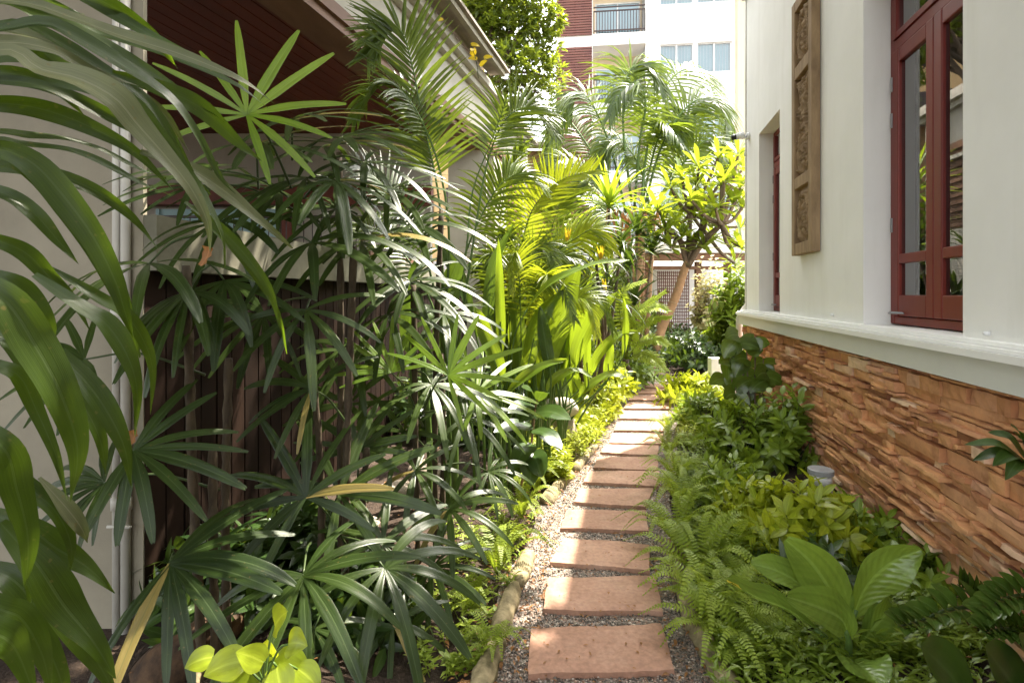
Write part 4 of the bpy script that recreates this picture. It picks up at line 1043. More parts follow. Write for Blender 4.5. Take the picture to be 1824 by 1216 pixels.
for u, v in ((1010, 430), (1070, 462), (905, 505), (1078, 520)):
    mb = MB(); p = px(u, v, 5.0)
    for j in range(5): blade(mb, p, V((U(-.4, .4), U(-.3, .3), 1)), (0, -1, .2), .13, .012, 4, NARROW, .2, .4, U(0, 1))
    mb.build('flower', M['yellow'], he)

fi = thing('slender_palm', 'slender feather palm of fine airy fronds mixed among the heliconia stalks', 'palm', (-.2, 4.9, .05), 'feather palms')
for k in range(11):
    u0 = U(880, 990); Y = U(4.6, 5.6); du = U(-90, 110); top = U(400, 560)
    frond_part(fi, [(u0, 720), (u0 + du * .15, 620), (u0 + du * .35, (top + 600) / 2 - 20), (u0 + du * .7, top), (u0 + du * 1.1, top + 10), (u0 + du * 1.35, top + 70)], (Y, Y - .3), (U(-.3, .3), -.7, .7), 62, .009, 38, M['areca' if k % 3 else 'areca_gold'], vee=.15, droop=.7, t0=.3, r=.007)

# ---- rosette of corn plant leaves further back
def rosette(name, label, cat, loc, centres, L, W, n, mat, prof=NARROW, up=.4, droop=.9, stem=None, group=None, r=.03, crown='leaves'):
    t = thing(name, label, cat, loc, group); loc = V(loc)
    for c in centres:
        c = V(c); mb = MB()
        for k in range(n):
            a = k * 2.4 + U(-.2, .2); e = .1 + 1.25 * (k / n)
            d = V((math.cos(a) * math.cos(e), math.sin(a) * math.cos(e), math.sin(e) * 1.0 + up * .2))
            blade(mb, c + V((0, 0, .08 * k / n)), d, UP + V((0, 0, 0)) - d * .2, L * U(.8, 1.15), W * U(.85, 1.15), 7, prof, droop * U(.6, 1.3), .3, min(1, max(0, .3 + .6 * k / n + U(-.2, .2))), 2)
        mb.build(crown, mat, t)
    sm = MB()
    for k, c in enumerate(centres):
        c = V(c); q = loc + V((U(-.1, .1), U(-.1, .1), 0)); sm.tube(spline([q, q.lerp(c, .5) + V((U(-.08, .08), 0, 0)), c], 12), [r * (1 - .03 * i) for i in range(13)], 8)
    sm.build('stem', stem or M['barkdark'], t)
    return t


rosette('corn_plant', 'corn plant with a starry crown of long striped leaves above the heliconias', 'plant', (1.35, 8.0, 0), [px(1085, 372, 8.0)], .78, .034, 34, M['paddle'], NARROW, .5, 1.0)
rosette('corn_plant', 'dark corn plant with hanging leaf tufts right behind the heliconia clump', 'plant', (1.0, 6.9, 0), [px(1062, 470, 6.9), px(1040, 530, 6.7), px(1078, 545, 7.0), px(1105, 450, 7.4)], .62, .026, 34, M['palm_dark'], NARROW, .1, 1.7)
rosette('corn_plant', 'shaded corn plant with grey green leaf tufts left of the leaning tree', 'plant', (2.2, 9.6, 0), [px(1135, 420, 9.6), px(1118, 480, 9.3), px(1160, 455, 9.8), px(1130, 545, 9.2)], .75, .036, 28, M['shrub_dark'], NARROW, .2, 1.2)

# ---- frangipani: leaning trunk, forked branches, leaf whorls
fr = thing('frangipani_tree', 'leaning frangipani tree with bare curved trunk and bright leaf whorls', 'tree', gp(1150, 668))
YF = 10.0
mb = MB(); b = gp(1150, 669); YF = b.y
trunk = [b + V((-.05, 0, -.1)), px(1158, 655, YF), px(1170, 615, YF), px(1180, 580, YF), px(1203, 530, YF - .1), px(1216, 490, YF - .2), px(1225, 465, YF - .3)]
P = spline(trunk, 24); mb.tube(P, [.115 - .002 * i for i in range(25)], 12); mb.build('trunk', M['bark'], fr)
RC = [q for q in [(1215, 318), (1262, 345), (1304, 298), (1318, 335), (1238, 385), (1180, 388), (1205, 395), (1290, 385), (1270, 420), (1318, 405), (1160, 420), (1232, 430), (1245, 300), (1300, 440), (1195, 440), (1322, 370), (1220, 360), (1285, 330), (1258, 395), (1310, 470), (1290, 320), (1240, 330), (1195, 335), (1275, 370), (1215, 420), (1255, 440), (1185, 410), (1325, 300), (1305, 365), (1172, 372), (1280, 455), (1322, 440), (1230, 355), (1250, 370), (1315, 275), (1150, 375), (1280, 278)] if q[1] < 445 or q[0] > 1290]
bm = MB(); cm = MB(); fork = P[-1]; forks = [px(1205, 420, YF - .2), px(1250, 405, YF - .5), px(1285, 400, YF - .9), px(1230, 380, YF)]
for f in forks: bm.tube(spline([fork - V((0, 0, .1)), fork.lerp(f, .5) + V((0, 0, .05)), f], 8), [.06 - .002 * i for i in range(9)], 8)
for u, v in RC:
    c = px(u, v, YF - U(-.4, 1.4)); f = min(forks, key=lambda q: (q - c).length)
    bm.tube(spline([f, f.lerp(c, .55) + V((0, 0, -.08)), c], 8), [.038 - .0018 * i for i in range(9)], 7)
    for k in range(15):
        a = k * 2.4; e = U(-.2, .9) if k < 12 else U(.9, 1.4)
        d = V((math.cos(a) * math.cos(e), math.sin(a) * math.cos(e), math.sin(e)))
        blade(cm, c + V((0, 0, U(-.06, .04))), d, UP, U(.32, .48), U(.055, .08), 5, OBOV, U(.2, .6), .2, U(0, 1), 2)
bm.build('branch', M['barkdark'], fr); cm.build('crown', M['frangipani'], fr)

# ---- clumping palm in front of the tower
bp_ = thing('clump_palm', 'tall clumping palm with arching fronds in front of the white apartment block', 'palm', (2.65, 12.0, 0), 'feather palms')
BF = [([(1125, 360), (1110, 230), (1115, 150), (1130, 118), (1160, 125), (1185, 165)], 100, 0), ([(1140, 380), (1155, 250), (1180, 165), (1215, 125), (1250, 130), (1280, 185), (1284, 235)], 105, 0),
      ([(1145, 380), (1175, 270), (1215, 200), (1255, 175), (1290, 200), (1300, 245)], 110, 0), ([(1115, 380), (1090, 270), (1060, 195), (1035, 165), (1010, 185), (992, 240)], 100, 0),
      ([(1110, 390), (1070, 300), (1030, 235), (1000, 205), (985, 235), (975, 280)], 95, 1), ([(1150, 400), (1190, 330), (1230, 275), (1262, 250), (1290, 275), (1295, 320)], 90, 1),
      ([(1160, 400), (1150, 330), (1130, 280), (1100, 250), (1075, 270), (1060, 320)], 80, 0),       ([(1130, 370), (1140, 250), (1150, 190), (1140, 150), (1110, 160), (1085, 210)], 95, 0), ([(1110, 400), (1060, 330), (1020, 290), (990, 290), (970, 330)], 80, 1),
      ([(1160, 390), (1200, 300), (1220, 240), (1225, 210), (1215, 240)], 85, 0),       ([(1140, 380), (1160, 290), (1175, 240), (1190, 225), (1215, 260)], 80, 1), ([(1120, 420), (1080, 380), (1040, 350), (1010, 360)], 80, 1), ([(1150, 420), (1200, 370), (1240, 345), (1280, 380)], 80, 1)]
for k, (pts, L, dk) in enumerate(BF):
    y0, y1 = 12 + U(-.4, .4), 12 + U(-1.4, 1.2)
    frond_part(bp_, pts, (y0, y1), (U(-.3, .3), -.65, .75), L * 1.1, .026, 48, M['areca'], vee=.05, droop=1.5, t0=.2, var=.3, r=.03)
mb = MB()
for k in range(5):
    x = 2.75 + U(-.35, .35); y = 12 + U(-.3, .3); mb.tube(spline([(x, y, 0), (x + U(-.1, .1), y, 1.6), (x + U(-.2, .2), y, 3.3)], 12), .06, 8)
mb.build('cane', M['bark'], bp_)
mb = MB()
for k in range(40):
    p = px(U(1080, 1180), U(360, 410), 11.8); blade(mb, p, V((U(-.5, .5), U(-.5, .5), -1)), (0, -1, .2), U(.4, .8), .02, 4, NARROW, .2, .3, U(0, 1))
mb.build('dry_sheaths', M['dry'], bp_)

# ---- broadleaf tree over the neighbour's roof
tr = thing('shade_tree', 'dense broadleaf tree showing above the neighbouring tiled eave', 'tree', (-1.6, 14.5, 0))
mb = MB(); mb.tube(spline([(-1.6, 14.5, 0), (-1.5, 14.5, 3), (-1.2, 14.4, 6), (-.9, 14.3, 9)], 14), [.22 - .01 * i for i in range(15)], 10); mb.build('trunk', M['barkdark'], tr)
mb, sm = MB(), MB()
BL = [(850, 30, 55), (900, 10, 60), (950, 25, 50), (975, 40, 30), (890, 70, 50), (935, 75, 48), (975, 95, 28), (950, 125, 45), (910, 120, 45), (985, 140, 28), (930, 165, 34), (965, 170, 30), (870, -20, 60), (920, -30, 60), (840, 0, 50), (1000, 165, 14), (905, 180, 22), (990, 30, 16), (820, 40, 60), (860, 90, 50)]
top = V((-1.1, 14.4, 7.5))
for u, v, r in BL:
    Y = 14.4 + U(-.8, .8); c = px(u, v, Y); R = r / FPX * Y
    sm.tube(spline([top.lerp(V((-1.5, 14.5, 4)), U(0, .5)), top.lerp(c, .6) + V((0, 0, .1)), c], 8), [.06 - .005 * i for i in range(9)], 6)
    for k in range(int(120 * (r / 40) ** 2)):
        d = V((rnd.gauss(0, 1), rnd.gauss(0, 1), rnd.gauss(0, 1))).normalized(); p = c + V((d.x, d.y, d.z * .8)) * R * U(.55, 1.08)
        for j in range(5):
            q = (d + V((U(-1, 1), U(-1, 1), U(-.8, .6)))).normalized()
            blade(mb, p, q, UP + V((U(-.6, .6), U(-.6, .6), 0)), U(.13, .24), U(.026, .042), 2, LANCE, .5, .2, U(0, 1), 2)
mb.build('crown', M['tree'], tr); sm.build('branch', M['barkdark'], tr)

# ---- fern fronds of the young tree fern by the trunk
tf = thing('tree_fern', 'young tree fern with pale spreading fronds left of the leaning trunk', 'fern', (2.1, 8.6, 0))
for pts in ([(1115, 640), (1130, 590), (1165, 570), (1195, 565)], [(1115, 640), (1120, 570), (1150, 545), (1185, 520)], [(1115, 640), (1140, 610), (1170, 605), (1190, 615)], [(1115, 640), (1105, 570), (1110, 520), (1150, 500)],
            [(1115, 640), (1140, 630), (1165, 640), (1185, 660)], [(1115, 640), (1085, 590), (1060, 590), (1040, 610)], [(1115, 640), (1135, 560), (1170, 548), (1190, 555)]):
    P = [px(u, v, 8.6 - .5 * i / 3) for i, (u, v) in enumerate(pts)]; mb = MB()
    pinnate(mb, mb, P, (0, -.5, .8), .24, .022, 26, .1, .5, .15, 80, 50, .8, .01, 3); mb.build('frond', M['fern'], tf)
mb = MB(); mb.tube(spline([(2.1, 8.6, 0), px(1117, 655, 8.6), px(1115, 640, 8.6)], 5), .05, 8); mb.build('trunk', M['barkdark'], tf)

# ================================================================== SHRUBS, FERNS, SMALL PLANTS
ST = M['stalk_dark']
M['round'] = leaf_mat('round_leaf', (.04, .085, .018), (.085, .15, .03), (.2, .34, .03), .25, .25, rib=4, spec=.6)
# right bed
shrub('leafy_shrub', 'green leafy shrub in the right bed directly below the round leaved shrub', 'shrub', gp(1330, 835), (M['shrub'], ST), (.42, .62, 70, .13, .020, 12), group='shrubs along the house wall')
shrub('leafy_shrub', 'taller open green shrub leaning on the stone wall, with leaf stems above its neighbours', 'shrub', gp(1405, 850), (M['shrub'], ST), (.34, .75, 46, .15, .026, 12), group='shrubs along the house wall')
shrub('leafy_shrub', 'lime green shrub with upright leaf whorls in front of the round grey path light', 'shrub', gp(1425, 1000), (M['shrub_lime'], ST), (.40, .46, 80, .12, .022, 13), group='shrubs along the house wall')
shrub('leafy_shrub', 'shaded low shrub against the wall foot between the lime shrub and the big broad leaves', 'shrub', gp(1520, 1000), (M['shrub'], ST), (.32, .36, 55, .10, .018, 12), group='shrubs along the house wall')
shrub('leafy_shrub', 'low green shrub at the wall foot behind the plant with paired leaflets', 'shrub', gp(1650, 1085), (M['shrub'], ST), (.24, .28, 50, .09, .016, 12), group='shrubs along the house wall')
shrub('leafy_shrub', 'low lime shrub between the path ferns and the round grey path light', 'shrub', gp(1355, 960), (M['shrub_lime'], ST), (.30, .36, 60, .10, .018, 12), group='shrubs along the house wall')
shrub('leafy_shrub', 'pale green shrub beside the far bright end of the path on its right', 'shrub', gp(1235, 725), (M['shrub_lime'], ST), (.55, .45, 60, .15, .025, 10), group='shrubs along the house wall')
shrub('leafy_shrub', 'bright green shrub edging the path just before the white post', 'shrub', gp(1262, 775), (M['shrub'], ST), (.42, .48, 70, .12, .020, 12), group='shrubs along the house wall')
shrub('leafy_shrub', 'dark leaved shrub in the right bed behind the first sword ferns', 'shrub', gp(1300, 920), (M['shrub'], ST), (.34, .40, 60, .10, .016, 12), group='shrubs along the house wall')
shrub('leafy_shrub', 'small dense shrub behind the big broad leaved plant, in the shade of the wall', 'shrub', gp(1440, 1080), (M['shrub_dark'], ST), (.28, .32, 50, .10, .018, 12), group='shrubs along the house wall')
# far end
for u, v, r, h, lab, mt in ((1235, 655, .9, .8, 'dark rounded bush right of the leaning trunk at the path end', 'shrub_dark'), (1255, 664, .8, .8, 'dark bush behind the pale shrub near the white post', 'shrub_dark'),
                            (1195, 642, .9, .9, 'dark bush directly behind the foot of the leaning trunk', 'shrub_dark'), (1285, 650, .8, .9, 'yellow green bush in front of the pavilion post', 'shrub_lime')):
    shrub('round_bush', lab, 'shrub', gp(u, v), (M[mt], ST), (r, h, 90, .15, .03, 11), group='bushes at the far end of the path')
shrub('tall_shrub', 'tall slender leafy shrub against the downpipe at the house corner', 'shrub', gp(1312, 662), (M['shrub'], ST), (.55, 2.3, 110, .26, .04, 12), dict(span=.6), group='bushes at the far end of the path')
shrub('flowering_shrub', 'tall pale flowering shrub glowing white in front of the pavilion', 'shrub', (4.55, 12.4, 0), (M['pale_flower'], ST), (.5, 2.5, 130, .12, .05, 12), dict(span=.7))
# left bed, middle distance
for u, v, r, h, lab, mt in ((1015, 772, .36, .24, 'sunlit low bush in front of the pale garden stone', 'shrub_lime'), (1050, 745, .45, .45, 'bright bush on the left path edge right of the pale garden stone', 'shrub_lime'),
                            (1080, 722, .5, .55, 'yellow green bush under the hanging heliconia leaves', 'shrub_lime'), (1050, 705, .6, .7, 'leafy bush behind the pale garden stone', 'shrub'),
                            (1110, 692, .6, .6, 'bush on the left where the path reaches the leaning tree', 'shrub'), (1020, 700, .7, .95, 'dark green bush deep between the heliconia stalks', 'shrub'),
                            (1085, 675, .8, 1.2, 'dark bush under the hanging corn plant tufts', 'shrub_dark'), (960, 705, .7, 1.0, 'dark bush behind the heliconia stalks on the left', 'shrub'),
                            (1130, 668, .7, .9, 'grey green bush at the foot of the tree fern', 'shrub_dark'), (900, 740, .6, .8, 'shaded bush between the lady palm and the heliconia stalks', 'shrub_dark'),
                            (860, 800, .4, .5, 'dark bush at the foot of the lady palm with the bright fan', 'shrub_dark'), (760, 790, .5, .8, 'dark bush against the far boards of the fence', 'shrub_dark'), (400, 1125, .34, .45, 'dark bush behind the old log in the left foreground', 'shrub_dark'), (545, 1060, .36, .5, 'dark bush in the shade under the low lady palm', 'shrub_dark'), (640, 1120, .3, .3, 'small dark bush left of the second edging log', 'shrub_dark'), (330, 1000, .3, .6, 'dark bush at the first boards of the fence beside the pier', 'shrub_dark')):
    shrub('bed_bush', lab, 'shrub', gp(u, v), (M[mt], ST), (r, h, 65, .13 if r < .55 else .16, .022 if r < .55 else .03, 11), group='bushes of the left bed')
# background greenery along the boundary
for k, (x, r, h, lab) in enumerate(((-.3, 1.1, 3.9, 'leafy tall hedge bush behind the neighbouring pier'), (1.2, 1.1, 3.9, 'leafy tall hedge bush below the clumping palm, left'), (3.0, 1.5, 2.5, 'leafy tall hedge bush below the clumping palm, right'))):
    shrub('hedge_bush', lab, 'shrub', (x, 13.3 if x < 2 else 15.2, 0), (M['shrub'], ST), (r, h, 170, .28, .06, 12), dict(span=.6), group='hedge bushes at the back')

# round leaved shrub at the house corner
rl = thing('round_leaf_shrub', 'dark shrub with big round glossy leaves at the near side of the house corner', 'shrub', gp(1335, 800))
lm, sm = MB(), MB(); b = gp(1335, 800)
for k, (u, v) in enumerate([(1315, 600), (1345, 600), (1330, 625), (1360, 640), (1300, 640), (1320, 660), (1350, 670), (1290, 665), (1335, 690), (1310, 690), (1365, 665), (1345, 715), (1320, 725)]):
    p = px(u, v, b.y + U(-.25, .2)); sm.tube(spline([b + V((U(-.05, .05), U(-.05, .05), 0)), b.lerp(p, .6) + V((U(-.03, .03), 0, 0)), p], 8), [.011 - .0008 * i for i in range(9)], 6)
    for j in range(3):
        a = j * 2.2 + U(-.8, .8) + k; blade(lm, p + V((0, 0, U(-.08, .02))), V((math.cos(a), -.25 + .3 * math.sin(a * 2), .75 * math.sin(a) - .15)), (U(-.3, .3), -.8, .55), U(.15, .23), U(.07, .10), 6, HEART, U(.5, 1.2), .2, U(0, 1), 4, .1)
lm.build('foliage', M['round'], rl); sm.build('stem', M['barkdark'], rl)

# small rubber plant leaning out over the left path edge
rb = thing('rubber_plant', 'young rubber plant with oval dark leaves leaning over the left path edge', 'plant', gp(935, 905))
lm, sm = MB(), MB(); b = gp(935, 905)
P = spline([b, px(925, 880, 3.85), px(945, 800, 3.7), px(952, 735, 3.65), px(957, 712, 3.6)], 14); sm.tube(P, [.012 - .0005 * i for i in range(15)], 7)
for (u0, v0, u1, v1, w) in ((952, 735, 1016, 748, 36), (955, 725, 905, 735, 30), (950, 765, 1000, 800, 38), (948, 790, 915, 835, 40), (945, 800, 945, 865, 44), (950, 760, 880, 770, 30), (957, 715, 975, 700, 24), (957, 715, 930, 690, 24), (945, 805, 965, 850, 44), (938, 825, 905, 850, 30), (955, 740, 925, 752, 30)):
    p, q = px(u0, v0, 3.66), px(u1, v1, 3.45); curve_leaf(lm, [p, p.lerp(q, .5) + V((0, 0, .03)), q], w / FPX * 3.55 / 2, (U(-.3, .3), -.6, .8), lambda t: max(.06, math.sin(math.pi * t ** .85) ** .6), 10, 4, .12, .06, U(0, 1), U(-.3, .3))
lm.build('foliage', M['shrub_dark'], rb); sm.build('stem', M['bark'], rb)

# big broad leaved plant, right foreground
bl = thing('broad_leaf_plant', 'big broad leaved plant with smooth paddle leaves, one yellow tipped, in the right foreground', 'plant', gp(1512, 1195))
B0 = gp(1512, 1195) + V((0, 0, .02))
for k, (pts, w, Ys, nn, dkn) in enumerate([
        ([(1492, 1150), (1413, 1091), (1351, 1065), (1298, 1036)], 52, (2.25, 2.0), (-.1, -.4, 1), 0), ([(1490, 1120), (1430, 1046), (1385, 1017), (1338, 1003)], 52, (2.3, 2.35), (.0, -.7, .8), 1),
        ([(1498, 1120), (1487, 1068), (1447, 1004), (1399, 960)], 74, (2.3, 2.3), (-.3, -1, .25), 1), ([(1512, 1120), (1539, 1050), (1584, 1004), (1640, 979)], 68, (2.3, 2.2), (.1, -1, .55), 1),
        ([(1512, 1140), (1500, 1104), (1460, 1082), (1402, 1062)], 60, (2.1, 1.95), (-.3, -.75, .6), 0), ([(1515, 1180), (1545, 1130), (1575, 1095), (1590, 1080)], 66, (2.2, 2.3), (.2, -1, .3), 0),
        ([(1512, 1178), (1525, 1180), (1545, 1195), (1570, 1225)], 74, (2.1, 1.9), (0, -.5, 1), 0)]):
    n = len(pts); P = [px(u, v, Ys[0] + (Ys[1] - Ys[0]) * i / (n - 1)) for i, (u, v) in enumerate(pts)]
    mb = MB(); curve_leaf(mb, P, w / FPX * 2.2 / 2 * 1.1, nn, lambda t: max(.05, (.16 + .84 * min(1, max(0, t - .12) / .4) ** .7) if t < .55 else math.cos((t - .55) / .45 * 1.5) ** .6), 20, 6, .42, .12, .4 + .4 * dkn + U(-.1, .1), U(-.4, .4), k)
    lf = mb.build('leaf', M['broad'], bl)
    if k == 0: lf['label'] = 'yellow tipped leaf lying to the left'
    sm = MB(); sm.tube(spline([B0 + V((U(-.02, .02), U(-.02, .02), -.03)), B0.lerp(P[0], .6), P[0], P[0].lerp(P[1], .5)], 8), [.018 - .0012 * i for i in range(9)], 8)
    o = sm.build('petiole', M['stalk'], None); o.data.transform(Matrix.Translation(-bl.location)); o.parent = lf
mb = MB(); curve_leaf(mb, [px(1318, 1046, 2.03), px(1306, 1040, 2.01), px(1295, 1034, 1.995)], .017, (-.1, -.4, 1.0), lambda t: 1 - .7 * t, 4, 2, .2, 0); o = mb.build('yellow_tip', M['yellow'], bl)

# glossy arching stems with thick paired leaflets, right foreground
zz = thing('zamia_plant', 'glossy dark plant with thick paired leaflets on arching stems in the lower right corner', 'plant', (2.05, 1.95, 0))
for pts, Ys in (([(1870, 1230), (1810, 1130), (1750, 1085), (1690, 1085), (1640, 1105), (1600, 1115)], (2.0, 1.9)), ([(1900, 1200), (1880, 1090), (1840, 1060), (1790, 1065), (1750, 1090)], (1.9, 1.85)), ([(1880, 1230), (1850, 1150), (1800, 1120), (1750, 1125)], (1.85, 1.8)), ([(1880, 1230), (1780, 1110), (1740, 1070), (1705, 1040)], (2.1, 2.15))):
    n = len(pts); P = [px(u, v, Ys[0] + (Ys[1] - Ys[0]) * i / (n - 1)) for i, (u, v) in enumerate(pts)]; lm, sm = MB(), MB()
    pinnate(lm, sm, P, (0, -.45, .9), .11, .027, 13, .75, .5, .22, 72, 40, .5, .011, 6, lambda t: max(.08, math.sin(math.pi * t ** .7) ** .7), .35, lambda q: 1 - .35 * q)
    f = lm.build('leaflets', M['zz'], zz); o = sm.build('stem', M['stalk_dark'], None); o.data.transform(Matrix.Translation(-zz.location)); o.parent = f
ex = thing('dark_leaf_shrub', 'dark glossy leaved shrub reaching in at the right edge before the stone wall', 'shrub', (1.95, 1.72, 0))
lm, sm = MB(), MB(); Y = 1.72; c = px(1835, 830, Y); sm.tube(spline([(1.95, 1.72, 0), (1.9, 1.72, .5), c], 10), [.012 - .0005 * i for i in range(11)], 7)
for (u, v, w) in ((1718, 792, 22), (1732, 820, 22), (1760, 770, 26), (1800, 757, 30), (1768, 830, 26), (1850, 745, 30), (1790, 855, 24), (1815, 780, 34), (1900, 800, 34), (1860, 880, 30)):
    q = px(u, v, Y + U(-.1, .05)); curve_leaf(lm, [c, c.lerp(q, .5) + V((0, 0, .035)), q], w / FPX * Y / 2 * 1.2, (U(-.2, .2), -.5, .9), LANCE, 10, 4, .2, .06, U(0, 1), U(-.3, .3))
lm.build('foliage', M['shrub_dark'], ex); sm.build('stem', M['barkdark'], ex)
sp = thing('spoon_leaf_plant', 'low plant with two large dull green spoon leaves at the bottom right corner', 'plant', (1.5, 1.78, 0))
for pts, w in (([(1720, 1260), (1700, 1210), (1668, 1175), (1640, 1150)], 90), ([(1800, 1270), (1800, 1215), (1775, 1180), (1755, 1150)], 90), ([(1830, 1260), (1860, 1215), (1840, 1170), (1815, 1130)], 70)):
    P = [px(u, v, 1.8 - .05 * i) for i, (u, v) in enumerate(pts)]; mb = MB()
    curve_leaf(mb, P, w / FPX * 1.75 / 2, (-.1, -.8, .6), lambda t: max(.08, math.sin(math.pi * min(1, .12 + t * .86)) ** .7), 14, 4, .15, .05, U(0, .5)); mb.build('leaf', M['shrub_dark'], sp)
mb = MB()
for u in (1720, 1800, 1830): mb.tube([(1.5, 1.8, 0), px(u, 1262, 1.8)], .01, 6)
mb.build('stem', ST, sp)

# heart leaved vine at the bottom left
po = thing('heart_leaf_vine', 'lime green heart leaved vine on the old log at the bottom left', 'plant', px(470, 1216, 1.62))
lm, sm = MB(), MB(); c = px(470, 1216, 1.62)
for (u, v, r, ax) in ((500, 1095, 40, (.5, .8)), (445, 1165, 34, (-.6, .6)), (395, 1180, 42, (-1, .2)), (530, 1140, 36, (.7, .5)), (525, 1185, 46, (1, .1)), (470, 1205, 38, (.2, -.4)), (440, 1205, 30, (-.5, -.3)), (555, 1205, 34, (1, -.3)), (350, 1172, 30, (-1, .1)), (480, 1150, 26, (0, .9)), (500, 1225, 40, (.4, -.6)), (410, 1215, 36, (-.6, -.4))):
    Y = 1.62 + U(-.08, .08); q = px(u, v, Y); R = r / FPX * Y
    d = V((ax[0], U(-.6, -.2), ax[1])).normalized(); p = q - d * R * .9
    sm.tube(spline([c, c.lerp(p, .6) + V((0, 0, .03)), p], 6), .0035, 5)
    blade(lm, p, d, V((U(-.2, .2), -.7, .7)), R * 1.6, R * .7, 9, HEART, U(.3, .8), .18, U(0, 1), 4, .06)
lm.build('foliage', M['pothos'], po); sm.build('stem', M['stalk'], po)

# little climbing sprigs in front of the eave
sp_ = thing('climbing_sprig', 'small yellow leaved sprig hanging in front of the neighbouring cornice', 'plant', px(852, 140, 5.6))
lm, sm = MB(), MB(); a = px(852, 140, 5.6); b = px(838, 78, 5.6); sm.tube(spline([a, a.lerp(b, .5) + V((.02, 0, 0)), b], 6), .004, 5)
for u, v in ((845, 88), (850, 106), (862, 104), (855, 118), (838, 80), (790, 35), (842, 100)):
    q = px(u, v, 5.6); blade(lm, q, V((U(-1, 1), U(-.4, .2), U(-.6, .6))), (0, -.8, .5), .10, .035, 6, HEART, .5, .2, U(0, 1), 2)
lm.build('foliage', M['yellow'], sp_); sm.build('stem', ST, sp_)

# ---- ferns: two prototypes, copied
FE = [  # u, v ground px, scale, kind, label
    (1205, 870, .9, 0, 'fern overhanging the right end of the sixth and seventh slabs'), (1215, 925, 1.0, 0, 'fern spilling over the right end of the fourth and fifth slabs'),
    (1210, 985, 1.0, 0, 'fern spilling onto the right end of the tilted third slab'), (1250, 1050, 1.05, 0, 'upright bright fern behind the front right edging log'),
    (1262, 1120, 1.0, 0, 'fern arching over the front right edging log'), (1310, 1040, .9, 1, 'small fern between the front ferns and the dark shrub'),
    (1330, 1190, 1.0, 1, 'low fern at the very bottom, right of the front edging log'), (1270, 960, .8, 1, 'small fern in the second row right of the tilted slab'),
    (1190, 815, .8, 0, 'fern on the right path edge level with the eighth slab'), (1400, 1170, .8, 1, 'low fern left of the stalks of the big broad leaved plant'),
    (1225, 850, .8, 1, 'small fern behind the fern at the seventh slab'), (1690, 1110, .7, 1, 'shaded fern at the wall foot behind the paired leaflet plant'),
    (885, 1030, .9, 0, 'bright fern arching onto the left edging logs by the tilted slab'), (930, 930, .85, 0, 'fern on the left path edge under the rubber plant'),
    (845, 1100, .75, 1, 'dark fern under the low lady palm at the left logs'), (955, 880, .8, 0, 'fern at the left end of the fifth slab'),
    (870, 1180, .7, 1, 'fern at the bottom left beside the nearest edging log'), (985, 840, .7, 1, 'fern by the pale log on the left path edge'), (905, 985, .7, 1, 'little fern between the left logs and the lady palm'),
    (1235, 890, .8, 1, 'small fern in the second row level with the fifth slab'), (1245, 1000, .8, 1, 'small fern between the tilted slab and the upright bright fern'), (1290, 1010, .9, 0, 'feathery fern in the third row below the dark shrub'),
    (1330, 1110, .9, 0, 'feathery fern left of the yellow tipped leaf'), (1290, 1160, .9, 0, 'feathery fern at the bottom behind the nearest right edging log'), (1190, 775, .7, 0, 'small sunlit fern on the right path edge level with the ninth slab'),
    (1230, 810, .8, 1, 'small fern just inside the right edge at the eighth slab'), (1400, 1050, .8, 1, 'fern at the left shoulder of the big broad leaved plant'),
]
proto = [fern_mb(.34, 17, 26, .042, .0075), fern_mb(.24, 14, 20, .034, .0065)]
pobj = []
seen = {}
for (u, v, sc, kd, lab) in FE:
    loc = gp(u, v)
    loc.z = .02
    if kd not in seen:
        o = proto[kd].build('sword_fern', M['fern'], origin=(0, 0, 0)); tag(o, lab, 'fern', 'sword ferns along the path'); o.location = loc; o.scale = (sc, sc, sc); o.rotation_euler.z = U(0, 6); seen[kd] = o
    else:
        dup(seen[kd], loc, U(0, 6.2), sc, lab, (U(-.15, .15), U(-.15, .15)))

# ---- ground cover nobody could count
def cover(name, mat, spots, n, L, W, hmax, seed):
    r = random.Random(seed); mb = MB()
    for k in range(n):
        (u0, u1, v0, v1) = r.choice(spots); u = r.uniform(u0, u1); v = v0 + (v1 - v0) * r.random(); p = gp(u, v)
        if abs(p.x - path_x(max(1.5, p.y))) < (.47 if p.x > path_x(max(1.5, p.y)) or p.y < 3.6 else .36) or (p - W0).dot(WN) < .06: continue
        h = r.uniform(.3, 1) * hmax; tp_ = p + V((r.uniform(-.05, .05), r.uniform(-.05, .05), h))
        for i in range(3): mb.vert(p + V(((-.002, .002, 0)[i], (0, 0, .002)[i], 0)), (0, 0), .3)
        for i in range(3): mb.vert(tp_ + V(((-.001, .001, 0)[i], (0, 0, .001)[i], 0)), (0, 0), .3)
        q = len(mb.v) - 6; mb.f += [(q, q + 1, q + 4, q + 3), (q + 1, q + 2, q + 5, q + 4), (q + 2, q, q + 3, q + 5)]
        va = r.random()
        for j in range(9):
            a = j * 2.4; t = .35 + .65 * (8 - j) / 8
            blade(mb, p.lerp(tp_, t), V((math.cos(a), math.sin(a), r.uniform(.1, .7))), UP, L * r.uniform(.6, 1.2), W * r.uniform(.8, 1.2), 2, LANCE, .5, .2, min(1, max(0, va + r.uniform(-.2, .2))), 2)
    return setting(mb.build(name, mat), 'stuff')


